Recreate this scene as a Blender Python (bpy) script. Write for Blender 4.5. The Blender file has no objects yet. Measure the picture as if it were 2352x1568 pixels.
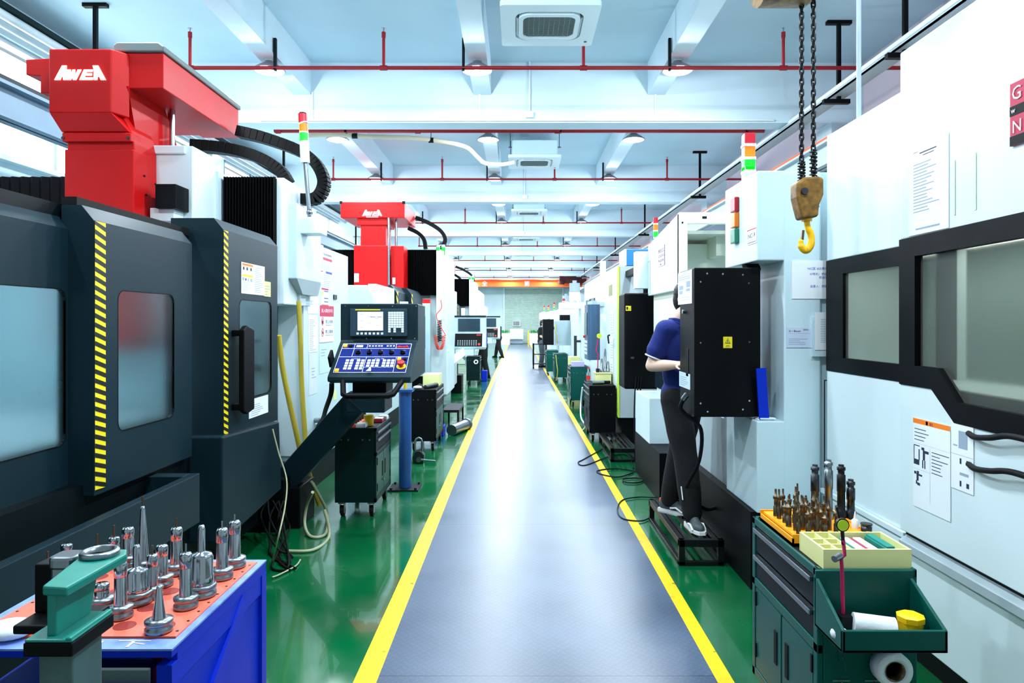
import bpy, bmesh, math, random
from mathutils import Vector, Matrix, Euler
random.seed(7)
S = bpy.context.scene
COL = S.collection
F, VX, VY, H = 1580.0, 1188.6, 740.0, 1.65      # focal length and horizon of the photograph (2352 x 1568)
# ---------------------------------------------------------------- camera, world, exposure
cd = bpy.data.cameras.new('camera'); cam = bpy.data.objects.new('camera', cd); COL.objects.link(cam)
cam.location = (0, 0, H); cam.rotation_euler = (math.pi/2, 0, 0)
cd.sensor_width = 36; cd.lens = F/2352*36
cd.shift_x = -(VX-1176)/2352; cd.shift_y = (VY-784)/2352
cd.clip_start = .05; cd.clip_end = 200
S.camera = cam
S.view_settings.view_transform = 'Standard'; S.view_settings.look = 'None'
S.view_settings.gamma = 1; S.view_settings.use_curve_mapping = False
S.view_settings.exposure = EXPOSURE = 0.15
w = bpy.data.worlds.new('world'); S.world = w; w.use_nodes = True
bg = w.node_tree.nodes['Background']; bg.inputs[0].default_value = (.74, .91, 1, 1); bg.inputs[1].default_value = .45
S.cycles.max_bounces = 8; S.cycles.diffuse_bounces = 4; S.cycles.glossy_bounces = 3; S.cycles.transmission_bounces = 6
S.cycles.sample_clamp_indirect = 6; S.cycles.caustics_reflective = False; S.cycles.caustics_refractive = False
LAMP_W = 58
def area_light(name, loc, rot, sx, sy, power, color=(1, 1, 1), shape='RECTANGLE', parent=None):
    l = bpy.data.lights.new(name, 'AREA'); l.shape = shape; l.size = sx; l.size_y = sy; l.energy = power; l.color = color
    o = bpy.data.objects.new(name, l); COL.objects.link(o); o.location = loc; o.rotation_euler = rot
    if parent: o.parent = parent
    return o
# daylight through the high windows of the long wall
for k in range(8):
    area_light('daylight', (-5.76, 3.3+6*k, 4.07), (0, -math.radians(96 if k < 3 else 86), 0), 1.3, 5.3, 170 if k < 3 else (120 if k < 6 else 300), (.86, .95, 1)).visible_camera = True
# ---------------------------------------------------------------- helpers
def P(px, py, Y): return Vector(((px-VX)*Y/F, Y, H-(py-VY)*Y/F))
def PX(px, py, X):
    Y = X*F/(px-VX); return Vector((X, Y, H-(py-VY)*Y/F))
def XW(px, Y): return (px-VX)*Y/F
def ZW(py, Y): return H-(py-VY)*Y/F
def YX(px, X): return X*F/(px-VX)
def lin(c): return tuple((v/12.92 if v <= .04045 else ((v+.055)/1.055)**2.4) for v in [x/255 for x in c])
MATS = {}
def mat(name, rgb, rough=.5, metal=0., var=.06, scale=3., bump=0., bscale=40., emit=0., coat=0., spec=.5, trans=0., alpha=1., ior=1.45):
    m = bpy.data.materials.new(name); m.use_nodes = True; nt = m.node_tree; b = nt.nodes['Principled BSDF']
    c = lin(rgb)
    b.inputs['Roughness'].default_value = rough; b.inputs['Metallic'].default_value = metal
    b.inputs['Specular IOR Level'].default_value = spec; b.inputs['Coat Weight'].default_value = coat; b.inputs['IOR'].default_value = ior
    b.inputs['Transmission Weight'].default_value = trans; b.inputs['Alpha'].default_value = alpha
    if emit:
        b.inputs['Emission Color'].default_value = (*c, 1); b.inputs['Emission Strength'].default_value = emit
    tc = nt.nodes.new('ShaderNodeTexCoord')
    n = nt.nodes.new('ShaderNodeTexNoise'); n.inputs['Scale'].default_value = scale; n.inputs['Detail'].default_value = 5
    nt.links.new(tc.outputs['Object'], n.inputs['Vector'])
    r = nt.nodes.new('ShaderNodeMapRange'); r.inputs['To Min'].default_value = 1-var; r.inputs['To Max'].default_value = 1+var*.6
    r.inputs['From Min'].default_value = .3; r.inputs['From Max'].default_value = .7
    nt.links.new(n.outputs['Fac'], r.inputs['Value'])
    mx = nt.nodes.new('ShaderNodeMix'); mx.data_type = 'RGBA'; mx.blend_type = 'MULTIPLY'; mx.inputs[0].default_value = 1
    mx.inputs[6].default_value = (*c, 1)
    nt.links.new(r.outputs[0], mx.inputs[7]); nt.links.new(mx.outputs[2], b.inputs['Base Color'])
    if bump:
        n2 = nt.nodes.new('ShaderNodeTexNoise'); n2.inputs['Scale'].default_value = bscale; n2.inputs['Detail'].default_value = 3
        nt.links.new(tc.outputs['Object'], n2.inputs['Vector'])
        bp = nt.nodes.new('ShaderNodeBump'); bp.inputs['Strength'].default_value = bump; bp.inputs['Distance'].default_value = .01
        nt.links.new(n2.outputs['Fac'], bp.inputs['Height']); nt.links.new(bp.outputs[0], b.inputs['Normal'])
    MATS[name] = m
    return m
ORG = {}
class MB:
    def __init__(s): s.v = []; s.f = []; s.sm = []; s.mi = []; s.M = None; s.m = 0
    def add(s, vs, fs, sm=False):
        o = len(s.v)
        s.v += [(s.M @ Vector(v)) if s.M is not None else Vector(v) for v in vs]
        for f in fs: s.f.append([i+o for i in f]); s.sm.append(sm); s.mi.append(s.m)
        return s
    def box(s, x0, x1, y0, y1, z0, z1):
        x0, x1 = min(x0, x1), max(x0, x1); y0, y1 = min(y0, y1), max(y0, y1); z0, z1 = min(z0, z1), max(z0, z1)
        return s.add([(x0,y0,z0),(x1,y0,z0),(x1,y1,z0),(x0,y1,z0),(x0,y0,z1),(x1,y0,z1),(x1,y1,z1),(x0,y1,z1)],
              [(3,2,1,0),(4,5,6,7),(0,1,5,4),(1,2,6,5),(2,3,7,6),(3,0,4,7)])
    def obox(s, c, size, R):
        a, b, d = [q/2 for q in size]; c = Vector(c)
        vs = [c + R @ Vector((x*a, y*b, z*d)) for x, y, z in ((-1,-1,-1),(1,-1,-1),(1,1,-1),(-1,1,-1),(-1,-1,1),(1,-1,1),(1,1,1),(-1,1,1))]
        return s.add(vs, [(3,2,1,0),(4,5,6,7),(0,1,5,4),(1,2,6,5),(2,3,7,6),(3,0,4,7)])
    def prism(s, poly, ax, a, b):
        # poly: (y,z) for 'x', (x,z) for 'y', (x,y) for 'z'
        n = len(poly)
        def pt(p, t): return {'x': (t, p[0], p[1]), 'y': (p[0], t, p[1]), 'z': (p[0], p[1], t)}[ax]
        vs = [pt(p, a) for p in poly] + [pt(p, b) for p in poly]
        ar = sum(poly[i][0]*poly[(i+1) % n][1]-poly[(i+1) % n][0]*poly[i][1] for i in range(n))
        flip = (ar > 0) ^ (b < a) ^ (ax == 'y')
        fs = [list(range(n)), list(range(2*n-1, n-1, -1))] + [(i, n+i, n+(i+1) % n, (i+1) % n) for i in range(n)]
        if flip: fs = [list(reversed(f)) for f in fs]
        return s.add(vs, fs)
    def hexa(s, q0, q1):
        # loft between two quads
        return s.add(list(q0)+list(q1), [(3,2,1,0),(4,5,6,7),(0,1,5,4),(1,2,6,5),(2,3,7,6),(3,0,4,7)])
    def quad(s, a, b, c, d): return s.add([a, b, c, d], [(0, 1, 2, 3)])
    def cyl(s, p, q, r, r2=None, n=16, sm=True):
        p, q = Vector(p), Vector(q); r2 = r if r2 is None else r2; d = (q-p).normalized()
        u = d.orthogonal().normalized(); w_ = d.cross(u); vs = []
        for c, rr in ((p, r), (q, r2)):
            vs += [c + (u*math.cos(2*math.pi*k/n)+w_*math.sin(2*math.pi*k/n))*rr for k in range(n)]
        s.add(vs, [(k, (k+1) % n, n+(k+1) % n, n+k) for k in range(n)], sm)
        s.add(vs[:n], [list(range(n-1, -1, -1))]); s.add(vs[n:], [list(range(n))])
        return s
    def lathe(s, prof, c=(0,0,0), n=24, axis=None, sm=True):
        c = Vector(c); R = Matrix.Identity(3)
        if axis is not None: R = Vector((0,0,1)).rotation_difference(Vector(axis)).to_matrix()
        vs = []
        for r, z in prof: vs += [c + R @ Vector((r*math.cos(2*math.pi*k/n), r*math.sin(2*math.pi*k/n), z)) for k in range(n)]
        fs = []
        for i in range(len(prof)-1):
            fs += [(i*n+k, i*n+(k+1) % n, (i+1)*n+(k+1) % n, (i+1)*n+k) for k in range(n)]
        s.add(vs, fs, sm)
        if prof[0][0] > 1e-4: s.add(vs[:n], [list(range(n-1, -1, -1))])
        if prof[-1][0] > 1e-4: s.add(vs[-n:], [list(range(n))])
        return s
    def tube(s, pts, r, n=8, cyc=False, sm=True, flat=None):
        pts = [Vector(p) for p in pts]; m = len(pts); rs = r if isinstance(r, (list, tuple)) else [r]*m
        vs = []; u = None
        for i in range(m):
            a = pts[(i-1) % m] if (cyc or i) else pts[i]; b = pts[(i+1) % m] if (cyc or i < m-1) else pts[i]
            d = (b-a).normalized()
            if u is None: u = (Vector(flat) if flat else d.orthogonal()).normalized()
            u = (u - d*u.dot(d)).normalized(); w_ = d.cross(u)
            for k in range(n):
                t = 2*math.pi*(k+.5)/n; vs.append(pts[i]+(u*math.cos(t)+w_*math.sin(t))*rs[i])
        fs = []
        for i in range(m if cyc else m-1):
            j = (i+1) % m; fs += [(i*n+k, i*n+(k+1) % n, j*n+(k+1) % n, j*n+k) for k in range(n)]
        s.add(vs, fs, sm)
        if not cyc: s.add(vs[:n], [list(range(n-1, -1, -1))]); s.add(vs[-n:], [list(range(n))])
        return s
    def ball(s, c, r, n=14, m=8):
        rx, ry, rz = r if isinstance(r, (tuple, list)) else (r, r, r); c = Vector(c); vs = [c+Vector((0, 0, -rz))]
        for i in range(1, m):
            t = -math.pi/2+math.pi*i/m
            vs += [c+Vector((rx*math.cos(t)*math.cos(2*math.pi*k/n), ry*math.cos(t)*math.sin(2*math.pi*k/n), rz*math.sin(t))) for k in range(n)]
        vs.append(c+Vector((0, 0, rz))); e = len(vs)-1; fs = []
        for k in range(n): fs.append((0, 1+(k+1) % n, 1+k))
        for i in range(m-2):
            for k in range(n): fs.append((1+i*n+k, 1+i*n+(k+1) % n, 1+(i+1)*n+(k+1) % n, 1+(i+1)*n+k))
        for k in range(n): fs.append((1+(m-2)*n+k, 1+(m-2)*n+(k+1) % n, e))
        return s.add(vs, fs, True)
    def loft(s, rings, n=20):
        # rings: (centre, rx, ry[, yaw]) horizontal ellipses, closed ends
        vs = []
        for c, rx, ry in rings:
            vs += [Vector(c)+Vector((rx*math.cos(2*math.pi*k/n), ry*math.sin(2*math.pi*k/n), 0)) for k in range(n)]
        m = len(rings)
        s.add(vs, [(i*n+k, i*n+(k+1) % n, (i+1)*n+(k+1) % n, (i+1)*n+k) for i in range(m-1) for k in range(n)], True)
        s.add(vs[:n], [list(range(n-1, -1, -1))]); s.add(vs[-n:], [list(range(n))])
        return s
    def text(s, txt, o, right, up, size, fit=None, align='LEFT', depth=.0006, shear=0):
        o, right, up = Vector(o), Vector(right).normalized(), Vector(up).normalized(); nrm = right.cross(up)
        me = text_mesh(txt); xs = [v.co.x for v in me.vertices] or [0]; wd = max(xs)
        sx = size if fit is None else fit/max(wd, 1e-6)
        off = {'LEFT': 0, 'CENTER': -wd*sx/2, 'RIGHT': -wd*sx}[align]
        vs = [o + right*(off+v.co.x*sx+shear*v.co.y*size) + up*(v.co.y*size) + nrm*depth for v in me.vertices]
        return s.add(vs, [list(p.vertices) for p in me.polygons])
    def build(s, name, mats, parent=None, bevel=0, seg=2, local=False):
        if not isinstance(mats, (list, tuple)): mats = [mats]
        me = bpy.data.meshes.new(name)
        if parent is not None: off = ORG[parent.name] if not local else Vector()
        elif s.v and not local:
            xs = [v.x for v in s.v]; ys = [v.y for v in s.v]; zs = [v.z for v in s.v]
            off = Vector(((min(xs)+max(xs))/2, (min(ys)+max(ys))/2, min(zs)))
        else: off = Vector()
        me.from_pydata([v-off for v in s.v], [], s.f); 
        for m_ in mats: me.materials.append(m_)
        me.polygons.foreach_set('use_smooth', s.sm); me.polygons.foreach_set('material_index', s.mi)
        me.update()
        o = bpy.data.objects.new(name, me); COL.objects.link(o)
        if parent is not None: o.parent = parent; ORG[o.name] = Vector(off)
        else: o.location = off; ORG[o.name] = Vector(off)
        if bevel:
            b = o.modifiers.new('bevel', 'BEVEL'); b.width = bevel; b.segments = seg; b.limit_method = 'ANGLE'; b.angle_limit = math.radians(40)
        return o
TXT = {}
def text_mesh(t):
    if t not in TXT:
        c = bpy.data.curves.new('writing', 'FONT'); c.body = t; c.size = 1; c.resolution_u = 2
        o = bpy.data.objects.new('writing', c); COL.objects.link(o)
        dg = bpy.context.evaluated_depsgraph_get(); dg.update()
        TXT[t] = bpy.data.meshes.new_from_object(o.evaluated_get(dg))
        bpy.data.objects.remove(o); bpy.data.curves.remove(c)
    return TXT[t]
def thing(name, label, cat, loc=(0, 0, 0), group=None, rz=0):
    o = bpy.data.objects.new(name, None); o.empty_display_size = .1; COL.objects.link(o); o.location = loc; o.rotation_euler = (0, 0, rz)
    o['label'] = label; o['category'] = cat
    if group: o['group'] = group
    ORG[o.name] = Vector(loc) if not rz else Vector()
    return o
def tag(o, label, cat, group=None, kind=None):
    if label: o['label'] = label; o['category'] = cat
    if group: o['group'] = group
    if kind: o['kind'] = kind
    return o
def struct(o): o['kind'] = 'structure'; return o
def dup(root, loc, label=None, rz=None, group=None):
    def rec(o, par):
        c = o.copy(); COL.objects.link(c)
        if par is not None: c.parent = par
        for ch in list(o.children): rec(ch, c)
        return c
    r = rec(root, None); r.location = loc
    if rz is not None: r.rotation_euler = (0, 0, rz)
    if label: r['label'] = label
    if group: r['group'] = group
    ORG[r.name] = Vector(loc)
    return r
def local_thing(*a, **k):      # prototype built round the origin; place it afterwards
    o = thing(*a, **k); ORG[o.name] = Vector(); return o
def rrect(x0, x1, y0, y1, r, n=4):
    pts = []
    for cx, cy, a0 in ((x1-r, y1-r, 0), (x0+r, y1-r, 90), (x0+r, y0+r, 180), (x1-r, y0+r, 270)):
        for k in range(n+1):
            a = math.radians(a0+90*k/n); pts.append((cx+r*math.cos(a), cy+r*math.sin(a)))
    return pts
def frame_poly(mb, outer, inner, ax, a, b):
    # plate with a hole: outer and inner loops share the point count
    n = len(outer)
    def pt(p, t): return {'x': (t, p[0], p[1]), 'y': (p[0], t, p[1]), 'z': (p[0], p[1], t)}[ax]
    vs = [pt(p, t) for t in (a, b) for loop in (outer, inner) for p in loop]
    fs = []
    for i in range(n):
        j = (i+1) % n
        fs += [(i, j, n+j, n+i), (2*n+i, 3*n+i, 3*n+j, 2*n+j), (i, 2*n+i, 2*n+j, j), (n+i, n+j, 3*n+j, 3*n+i)]
    mb.add(vs, fs)
def smooth_path(pts, k=6):
    pts = [Vector(p) for p in pts]; out = []
    for i in range(len(pts)-1):
        p0 = pts[max(i-1, 0)]; p1 = pts[i]; p2 = pts[i+1]; p3 = pts[min(i+2, len(pts)-1)]
        for j in range(k):
            t = j/k
            out.append(.5*((2*p1)+(p2-p0)*t+(2*p0-5*p1+4*p2-p3)*t*t+(3*p1-p0-3*p2+p3)*t**3))
    out.append(pts[-1]); return out
def sheet(parent, name, o, right, up, w_, h_, marks=(), col=None, label=None, thick=.002):
    # a printed sheet: marks are (x0,y0,x1,y1,material index) in 0..1 of the sheet, or ('text', string, x, y, size, material index[, fit])
    o, right, up = Vector(o), Vector(right).normalized(), Vector(up).normalized(); n = right.cross(up)
    mb = MB()
    a, b, c, d = o, o+right*w_, o+right*w_+up*h_, o+up*h_
    mb.hexa((a, b, c, d), tuple(q+n*thick for q in (a, b, c, d)))
    for k in marks:
        if k[0] == 'text':
            mb.m = k[5]; mb.text(k[1], o+right*w_*k[2]+up*h_*k[3]+n*(thick+.0004), right, up, k[4]*h_, fit=(k[6]*w_ if len(k) > 6 else None))
        else:
            x0, y0, x1, y1, mi = k; mb.m = mi
            q = [o+right*w_*x+up*h_*y+n*(thick+.0005) for x, y in ((x0, y0), (x1, y0), (x1, y1), (x0, y1))]
            mb.quad(*q)
    ob = mb.build(name, [col or MATS['paper'], MATS['ink'], MATS['sign_red'], MATS['sign_yellow'], MATS['sign_blue'], MATS['sign_orange'], MATS['pale_ink']], parent)
    if label: ob['label'] = label
    return ob
def lines(n, x0=.1, x1=.9, y0=.1, y1=.85, mi=6, t=.3):
    out = []; st = (y1-y0)/n
    for k in range(n):
        y = y1-st*(k+1); out.append((x0, y, x0+(x1-x0)*random.uniform(.45, 1), y+st*t, mi))
    return out
# ---------------------------------------------------------------- materials
mat('paper', (236, 243, 248), .7, var=.02); mat('ink', (30, 45, 70), .7); mat('pale_ink', (150, 170, 190), .7)
mat('sign_red', (196, 52, 84), .6); mat('sign_yellow', (246, 226, 30), .6); mat('sign_blue', (60, 80, 190), .6); mat('sign_orange', (255, 128, 10), .6)
mat('white_paint', (218, 236, 241), .35, var=.035, scale=1.5)
mat('cool_white', (200, 224, 232), .38, var=.05, scale=1.2)
mat('cream_paint', (226, 232, 214), .45, var=.06)
mat('grey_paint', (168, 184, 190), .45)
mat('dark_paint', (17, 40, 49), .42, var=.12, scale=2, spec=.25)
mat('darker_paint', (4, 14, 18), .5, var=.12, spec=.2)
mat('black_paint', (3, 5, 8), .5, var=.2, spec=.16)
mat('black_metal', (7, 9, 12), .42, spec=.35)
mat('rubber', (4, 6, 7), .65, spec=.25)
mat('bellows', (2, 3, 5), .7, spec=.15, var=.2)
mat('red_paint', (192, 8, 10), .42, var=.1, scale=2, spec=.25)
mat('red_pipe', (150, 10, 24), .45)
mat('hazard_yellow', (250, 226, 20), .5); mat('hazard_black', (10, 12, 14), .5)
mat('steel', (176, 182, 188), .16, metal=1); mat('satin_steel', (140, 148, 154), .3, metal=1)
mat('dark_steel', (70, 74, 78), .35, metal=1); mat('brown_steel', (112, 96, 76), .35, metal=1)
mat('green_cart', (2, 78, 70), .38, var=.12, spec=.25); mat('dark_green', (2, 32, 32), .42, var=.12, spec=.2)
mat('teal_enamel', (20, 132, 118), .38, var=.15, scale=14)
mat('blue_paint', (2, 44, 192), .45, var=.08, spec=.2); mat('pale_blue_edge', (120, 150, 225), .45, var=.2, scale=20)
mat('tray_orange', (255, 112, 88), .5, var=.08); mat('slot_red', (150, 40, 30), .6)
mat('blue_post', (36, 86, 152), .4, var=.15)
mat('yellow_plastic', (255, 205, 10), .4); mat('orange_plastic', (255, 165, 20), .45)
mat('cream_plastic', (232, 232, 160), .5); mat('lime', (190, 232, 60), .5)
mat('panel_blue', (8, 30, 108), .45, spec=.2); mat('button_white', (232, 240, 240), .4); mat('button_orange', (255, 170, 40), .4, emit=.6)
mat('stop_red', (225, 40, 40), .35); mat('lamp_red', (180, 16, 36), .3); mat('lamp_amber', (235, 120, 8), .3, emit=.08)
mat('lamp_green', (8, 215, 40), .3, emit=.9); mat('lamp_green_off', (20, 130, 100), .25); mat('screen', (225, 238, 245), .3, emit=.75); mat('screen_off', (46, 66, 78), .15)
mat('led_glow', (235, 246, 255), .4, emit=22); mat('shade_grey', (120, 134, 142), .45, metal=.3)
mat('letter_glow', (255, 244, 225), .4, emit=2.2); mat('letter_white', (240, 244, 246), .5)
mat('hose_yellow', (196, 176, 60), .35, var=.1); mat('hose_clear', (170, 176, 140), .3); mat('hose_red', (250, 80, 60), .4)
mat('cloth_white', (225, 232, 236), .9, bump=.4, bscale=25)
mat('orange_beam', (240, 92, 26), .5, var=.15); mat('rust_dark', (70, 24, 24), .7)
mat('hook_yellow', (122, 86, 20), .5, var=.7, scale=26); mat('hook_bright', (250, 190, 10), .4, var=.15, scale=20)
mat('duct_beige', (196, 186, 160), .7); mat('pipe_white', (224, 232, 234), .45)
mat('skin', (226, 190, 170), .5, var=.05); mat('hair', (18, 16, 18), .55, bump=.5, bscale=90)
mat('navy_polo', (6, 32, 112), .8, bump=.15, bscale=160); mat('black_cloth', (7, 10, 13), .85, bump=.2, bscale=60); mat('grey_cloth', (86, 96, 106), .85)
mat('shoe_grey', (66, 74, 80), .6); mat('shoe_white', (225, 228, 228), .5); mat('shoe_orange', (240, 100, 60), .5)
mat('blue_box', (30, 120, 185), .45); mat('mauve', (200, 190, 232), .5); mat('leaf', (60, 150, 70), .6); mat('filter_grey', (150, 166, 184), .5)
def window_mat(name, rgb, rough, op):
    m = bpy.data.materials.new(name); m.use_nodes = True; nt = m.node_tree; b = nt.nodes['Principled BSDF']
    b.inputs['Base Color'].default_value = (*lin(rgb), 1); b.inputs['Roughness'].default_value = rough
    b.inputs['Transmission Weight'].default_value = op; b.inputs['IOR'].default_value = 1.2
    n = nt.nodes.new('ShaderNodeTexNoise'); n.inputs['Scale'].default_value = 4; r = nt.nodes.new('ShaderNodeMapRange')
    r.inputs['To Min'].default_value = rough*.8; r.inputs['To Max'].default_value = min(1, rough*1.2)
    nt.links.new(n.outputs['Fac'], r.inputs['Value']); nt.links.new(r.outputs[0], b.inputs['Roughness'])
    MATS[name] = m; return m
window_mat('frosted_pane', (170, 200, 206), .25, 1.); window_mat('smoked_pane', (208, 214, 202), .16, .92); window_mat('clear_pane', (200, 220, 225), .12, .9)
A = MATS
# ================================================================ the hall itself
def floor_mat():
    m = mat('green_epoxy', (0, 90, 48), .12, var=.25, scale=1.3, coat=.3, spec=.6); nt = m.node_tree; b = nt.nodes['Principled BSDF']
    tc = nt.nodes.new('ShaderNodeTexCoord'); n = nt.nodes.new('ShaderNodeTexNoise'); n.inputs['Scale'].default_value = 2.2; n.inputs['Detail'].default_value = 6
    nt.links.new(tc.outputs['Object'], n.inputs['Vector']); r = nt.nodes.new('ShaderNodeMapRange')
    r.inputs['From Min'].default_value = .35; r.inputs['From Max'].default_value = .7; r.inputs['To Min'].default_value = .1; r.inputs['To Max'].default_value = .3
    nt.links.new(n.outputs['Fac'], r.inputs['Value']); nt.links.new(r.outputs[0], b.inputs['Roughness'])
    bp = nt.nodes.new('ShaderNodeBump'); bp.inputs['Strength'].default_value = .05; bp.inputs['Distance'].default_value = .02
    nt.links.new(n.outputs['Fac'], bp.inputs['Height']); nt.links.new(bp.outputs[0], b.inputs['Normal']); return m
floor_mat()
def mat_walk():
    m = bpy.data.materials.new('rubber_matting'); m.use_nodes = True; nt = m.node_tree; b = nt.nodes['Principled BSDF']; L = nt.links
    tc = nt.nodes.new('ShaderNodeTexCoord'); sp = nt.nodes.new('ShaderNodeSeparateXYZ'); L.new(tc.outputs['Object'], sp.inputs[0])
    def mth(op, a, v=None, c=None):
        n = nt.nodes.new('ShaderNodeMath'); n.operation = op
        for i, q in enumerate((a, v, c)):
            if q is None: continue
            if isinstance(q, (int, float)): n.inputs[i].default_value = q
            else: L.new(q, n.inputs[i])
        return n.outputs[0]
    # raised bars laid alternately on the diagonal
    X, Y = sp.outputs[0], sp.outputs[1]; k = 1/.034
    u = mth('MULTIPLY', mth('ADD', X, Y), k*.707); v = mth('MULTIPLY', mth('SUBTRACT', X, Y), k*.707)
    fu, fv = mth('FRACT', u), mth('FRACT', v)
    par = mth('FRACT', mth('MULTIPLY', mth('ADD', mth('FLOOR', u), mth('FLOOR', v)), .5))
    par = mth('GREATER_THAN', par, .25)
    cu, cv = mth('ABSOLUTE', mth('SUBTRACT', fu, .5)), mth('ABSOLUTE', mth('SUBTRACT', fv, .5))
    barA = mth('MULTIPLY', mth('LESS_THAN', cu, .14), mth('LESS_THAN', cv, .42)); barB = mth('MULTIPLY', mth('LESS_THAN', cv, .14), mth('LESS_THAN', cu, .42))
    h = mth('ADD', mth('MULTIPLY', barA, par), mth('MULTIPLY', barB, mth('SUBTRACT', 1, par)))
    seam = mth('LESS_THAN', mth('ABSOLUTE', mth('SUBTRACT', mth('FRACT', mth('DIVIDE', Y, 2.4)), .5)), .0012)
    n = nt.nodes.new('ShaderNodeTexNoise'); n.inputs['Scale'].default_value = 1.6; n.inputs['Detail'].default_value = 7; L.new(tc.outputs['Object'], n.inputs['Vector'])
    cr = nt.nodes.new('ShaderNodeValToRGB'); e = cr.color_ramp.elements
    e[0].position = .3; e[0].color = (*lin((58, 72, 92)), 1); e[1].position = .72; e[1].color = (*lin((80, 95, 118)), 1)
    L.new(mth('ADD', n.outputs['Fac'], mth('MULTIPLY', h, .14)), cr.inputs[0])
    mx = nt.nodes.new('ShaderNodeMix'); mx.data_type = 'RGBA'; L.new(seam, mx.inputs[0]); L.new(cr.outputs[0], mx.inputs[6]); mx.inputs[7].default_value = (.02, .03, .04, 1)
    L.new(mx.outputs[2], b.inputs['Base Color'])
    r = nt.nodes.new('ShaderNodeMapRange'); r.inputs['To Min'].default_value = .28; r.inputs['To Max'].default_value = .42; L.new(n.outputs['Fac'], r.inputs['Value']); L.new(r.outputs[0], b.inputs['Roughness'])
    bp = nt.nodes.new('ShaderNodeBump'); bp.inputs['Strength'].default_value = .6; bp.inputs['Distance'].default_value = .003
    L.new(h, bp.inputs['Height']); L.new(bp.outputs[0], b.inputs['Normal'])
    b.inputs['Specular IOR Level'].default_value = .5
    return m
WALK = mat_walk()
def worn_yellow():
    m = mat('line_yellow', (242, 194, 0), .45, var=.05); nt = m.node_tree; b = nt.nodes['Principled BSDF']; L = nt.links
    src = b.inputs['Base Color'].links[0].from_socket
    n = nt.nodes.new('ShaderNodeTexNoise'); n.inputs['Scale'].default_value = 14; n.inputs['Detail'].default_value = 8
    tc = nt.nodes.new('ShaderNodeTexCoord'); L.new(tc.outputs['Object'], n.inputs['Vector'])
    r = nt.nodes.new('ShaderNodeMapRange'); r.inputs['From Min'].default_value = .66; r.inputs['From Max'].default_value = .72; L.new(n.outputs['Fac'], r.inputs['Value'])
    mx = nt.nodes.new('ShaderNodeMix'); mx.data_type = 'RGBA'; L.new(r.outputs[0], mx.inputs[0]); L.new(src, mx.inputs[6]); mx.inputs[7].default_value = (*lin((120, 100, 20)), 1)
    L.new(mx.outputs[2], b.inputs['Base Color']); return m
worn_yellow()
mat('plaster', (205, 224, 233), .8, var=.07, scale=.9, bump=.1, bscale=8); mat('ceiling_paint', (184, 210, 222), .85, var=.06, scale=.7)
mat('shutter_grey', (196, 216, 208), .45); mat('steel_beam', (96, 122, 142), .5, var=.1)
YB = [9.14+6*k for k in range(8)]; YEND = 54.
struct(MB().box(-5.7, 4.8, -1, YEND, -.1, 0).build('floor', A['green_epoxy']))
struct(MB().box(-.645, .915, -1, YEND-1, 0, .006).build('floor_walkway', WALK))
struct(MB().box(-.752, -.645, -1, YEND-1, 0, .005).build('trim_1', A['line_yellow'])); struct(MB().box(.915, .992, -1, YEND-1, 0, .005).build('trim_2', A['line_yellow']))
struct(MB().box(-5.9, 4.9, -1, YEND+.2, 5.1, 5.3).build('ceiling', A['ceiling_paint']))
for k, y in enumerate(YB): struct(MB().box(-5.5, 4.6, y, y+.32, 4.3, 5.1).build('beam', A['plaster']))
for x in (-2.97, -.58, 1.73):
    struct(MB().box(x, x+.23, -1, YEND, 4.67, 5.1).build('beam', A['plaster']))
for y in YB:
    struct(MB().box(-5.5, -5.05, y-.05, y+.4, 0, 4.3).build('column', A['plaster'])); struct(MB().box(4.15, 4.6, y-.05, y+.4, 0, 4.3).build('column', A['plaster']))
struct(MB().box(4.6, 4.8, -1, YEND, 0, 5.1).build('wall_right', mat('wall_red_bounce', (214, 196, 206), .8, var=.08, scale=.8)))  # pink tint puts light bounced off the red parts into the wall colour
wl = MB().box(-5.7, -5.5, -1, YEND, 0, 3.42).box(-5.7, -5.5, -1, YEND, 4.72, 5.1)
for k in range(9): wl.box(-5.7, -5.5, -.6+6*k+.6, -.6+6*k+1.0, 3.42, 4.72)
struct(wl.build('wall_left', A['plaster']))
pane = bpy.data.materials.new('window_glass'); pane.use_nodes = True; nt = pane.node_tree; nt.nodes.clear()
o_, t_, g_, x_ = (nt.nodes.new(q) for q in ('ShaderNodeOutputMaterial', 'ShaderNodeBsdfTransparent', 'ShaderNodeBsdfGlossy', 'ShaderNodeMixShader'))
g_.inputs['Roughness'].default_value = .05; x_.inputs[0].default_value = .08
nt.links.new(t_.outputs[0], x_.inputs[1]); nt.links.new(g_.outputs[0], x_.inputs[2]); nt.links.new(x_.outputs[0], o_.inputs[0])
for k in range(8):
    y0, y1 = .4+6*k+.6, 6*k+6.0
    fr = MB(); n = 4; st = (y1-y0)/n
    for z in (3.42, 4.08, 4.67): fr.box(-5.66, -5.54, y0, y1, z, z+.05)
    for i in range(n+1): fr.box(-5.66, -5.54, y0+i*st-.025, y0+i*st+.025, 3.42, 4.72)
    wn = struct(fr.build('window_%d' % (k+1), A['grey_paint']))
    MB().box(-5.605, -5.6, y0, y1, 3.44, 4.7).build('pane', pane, wn)
    struct(MB().box(-5.5, -5.38, y0-.2, y1+.2, 3.36, 3.42).build('trim_%d' % (3+k), A['white_paint']))
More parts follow.
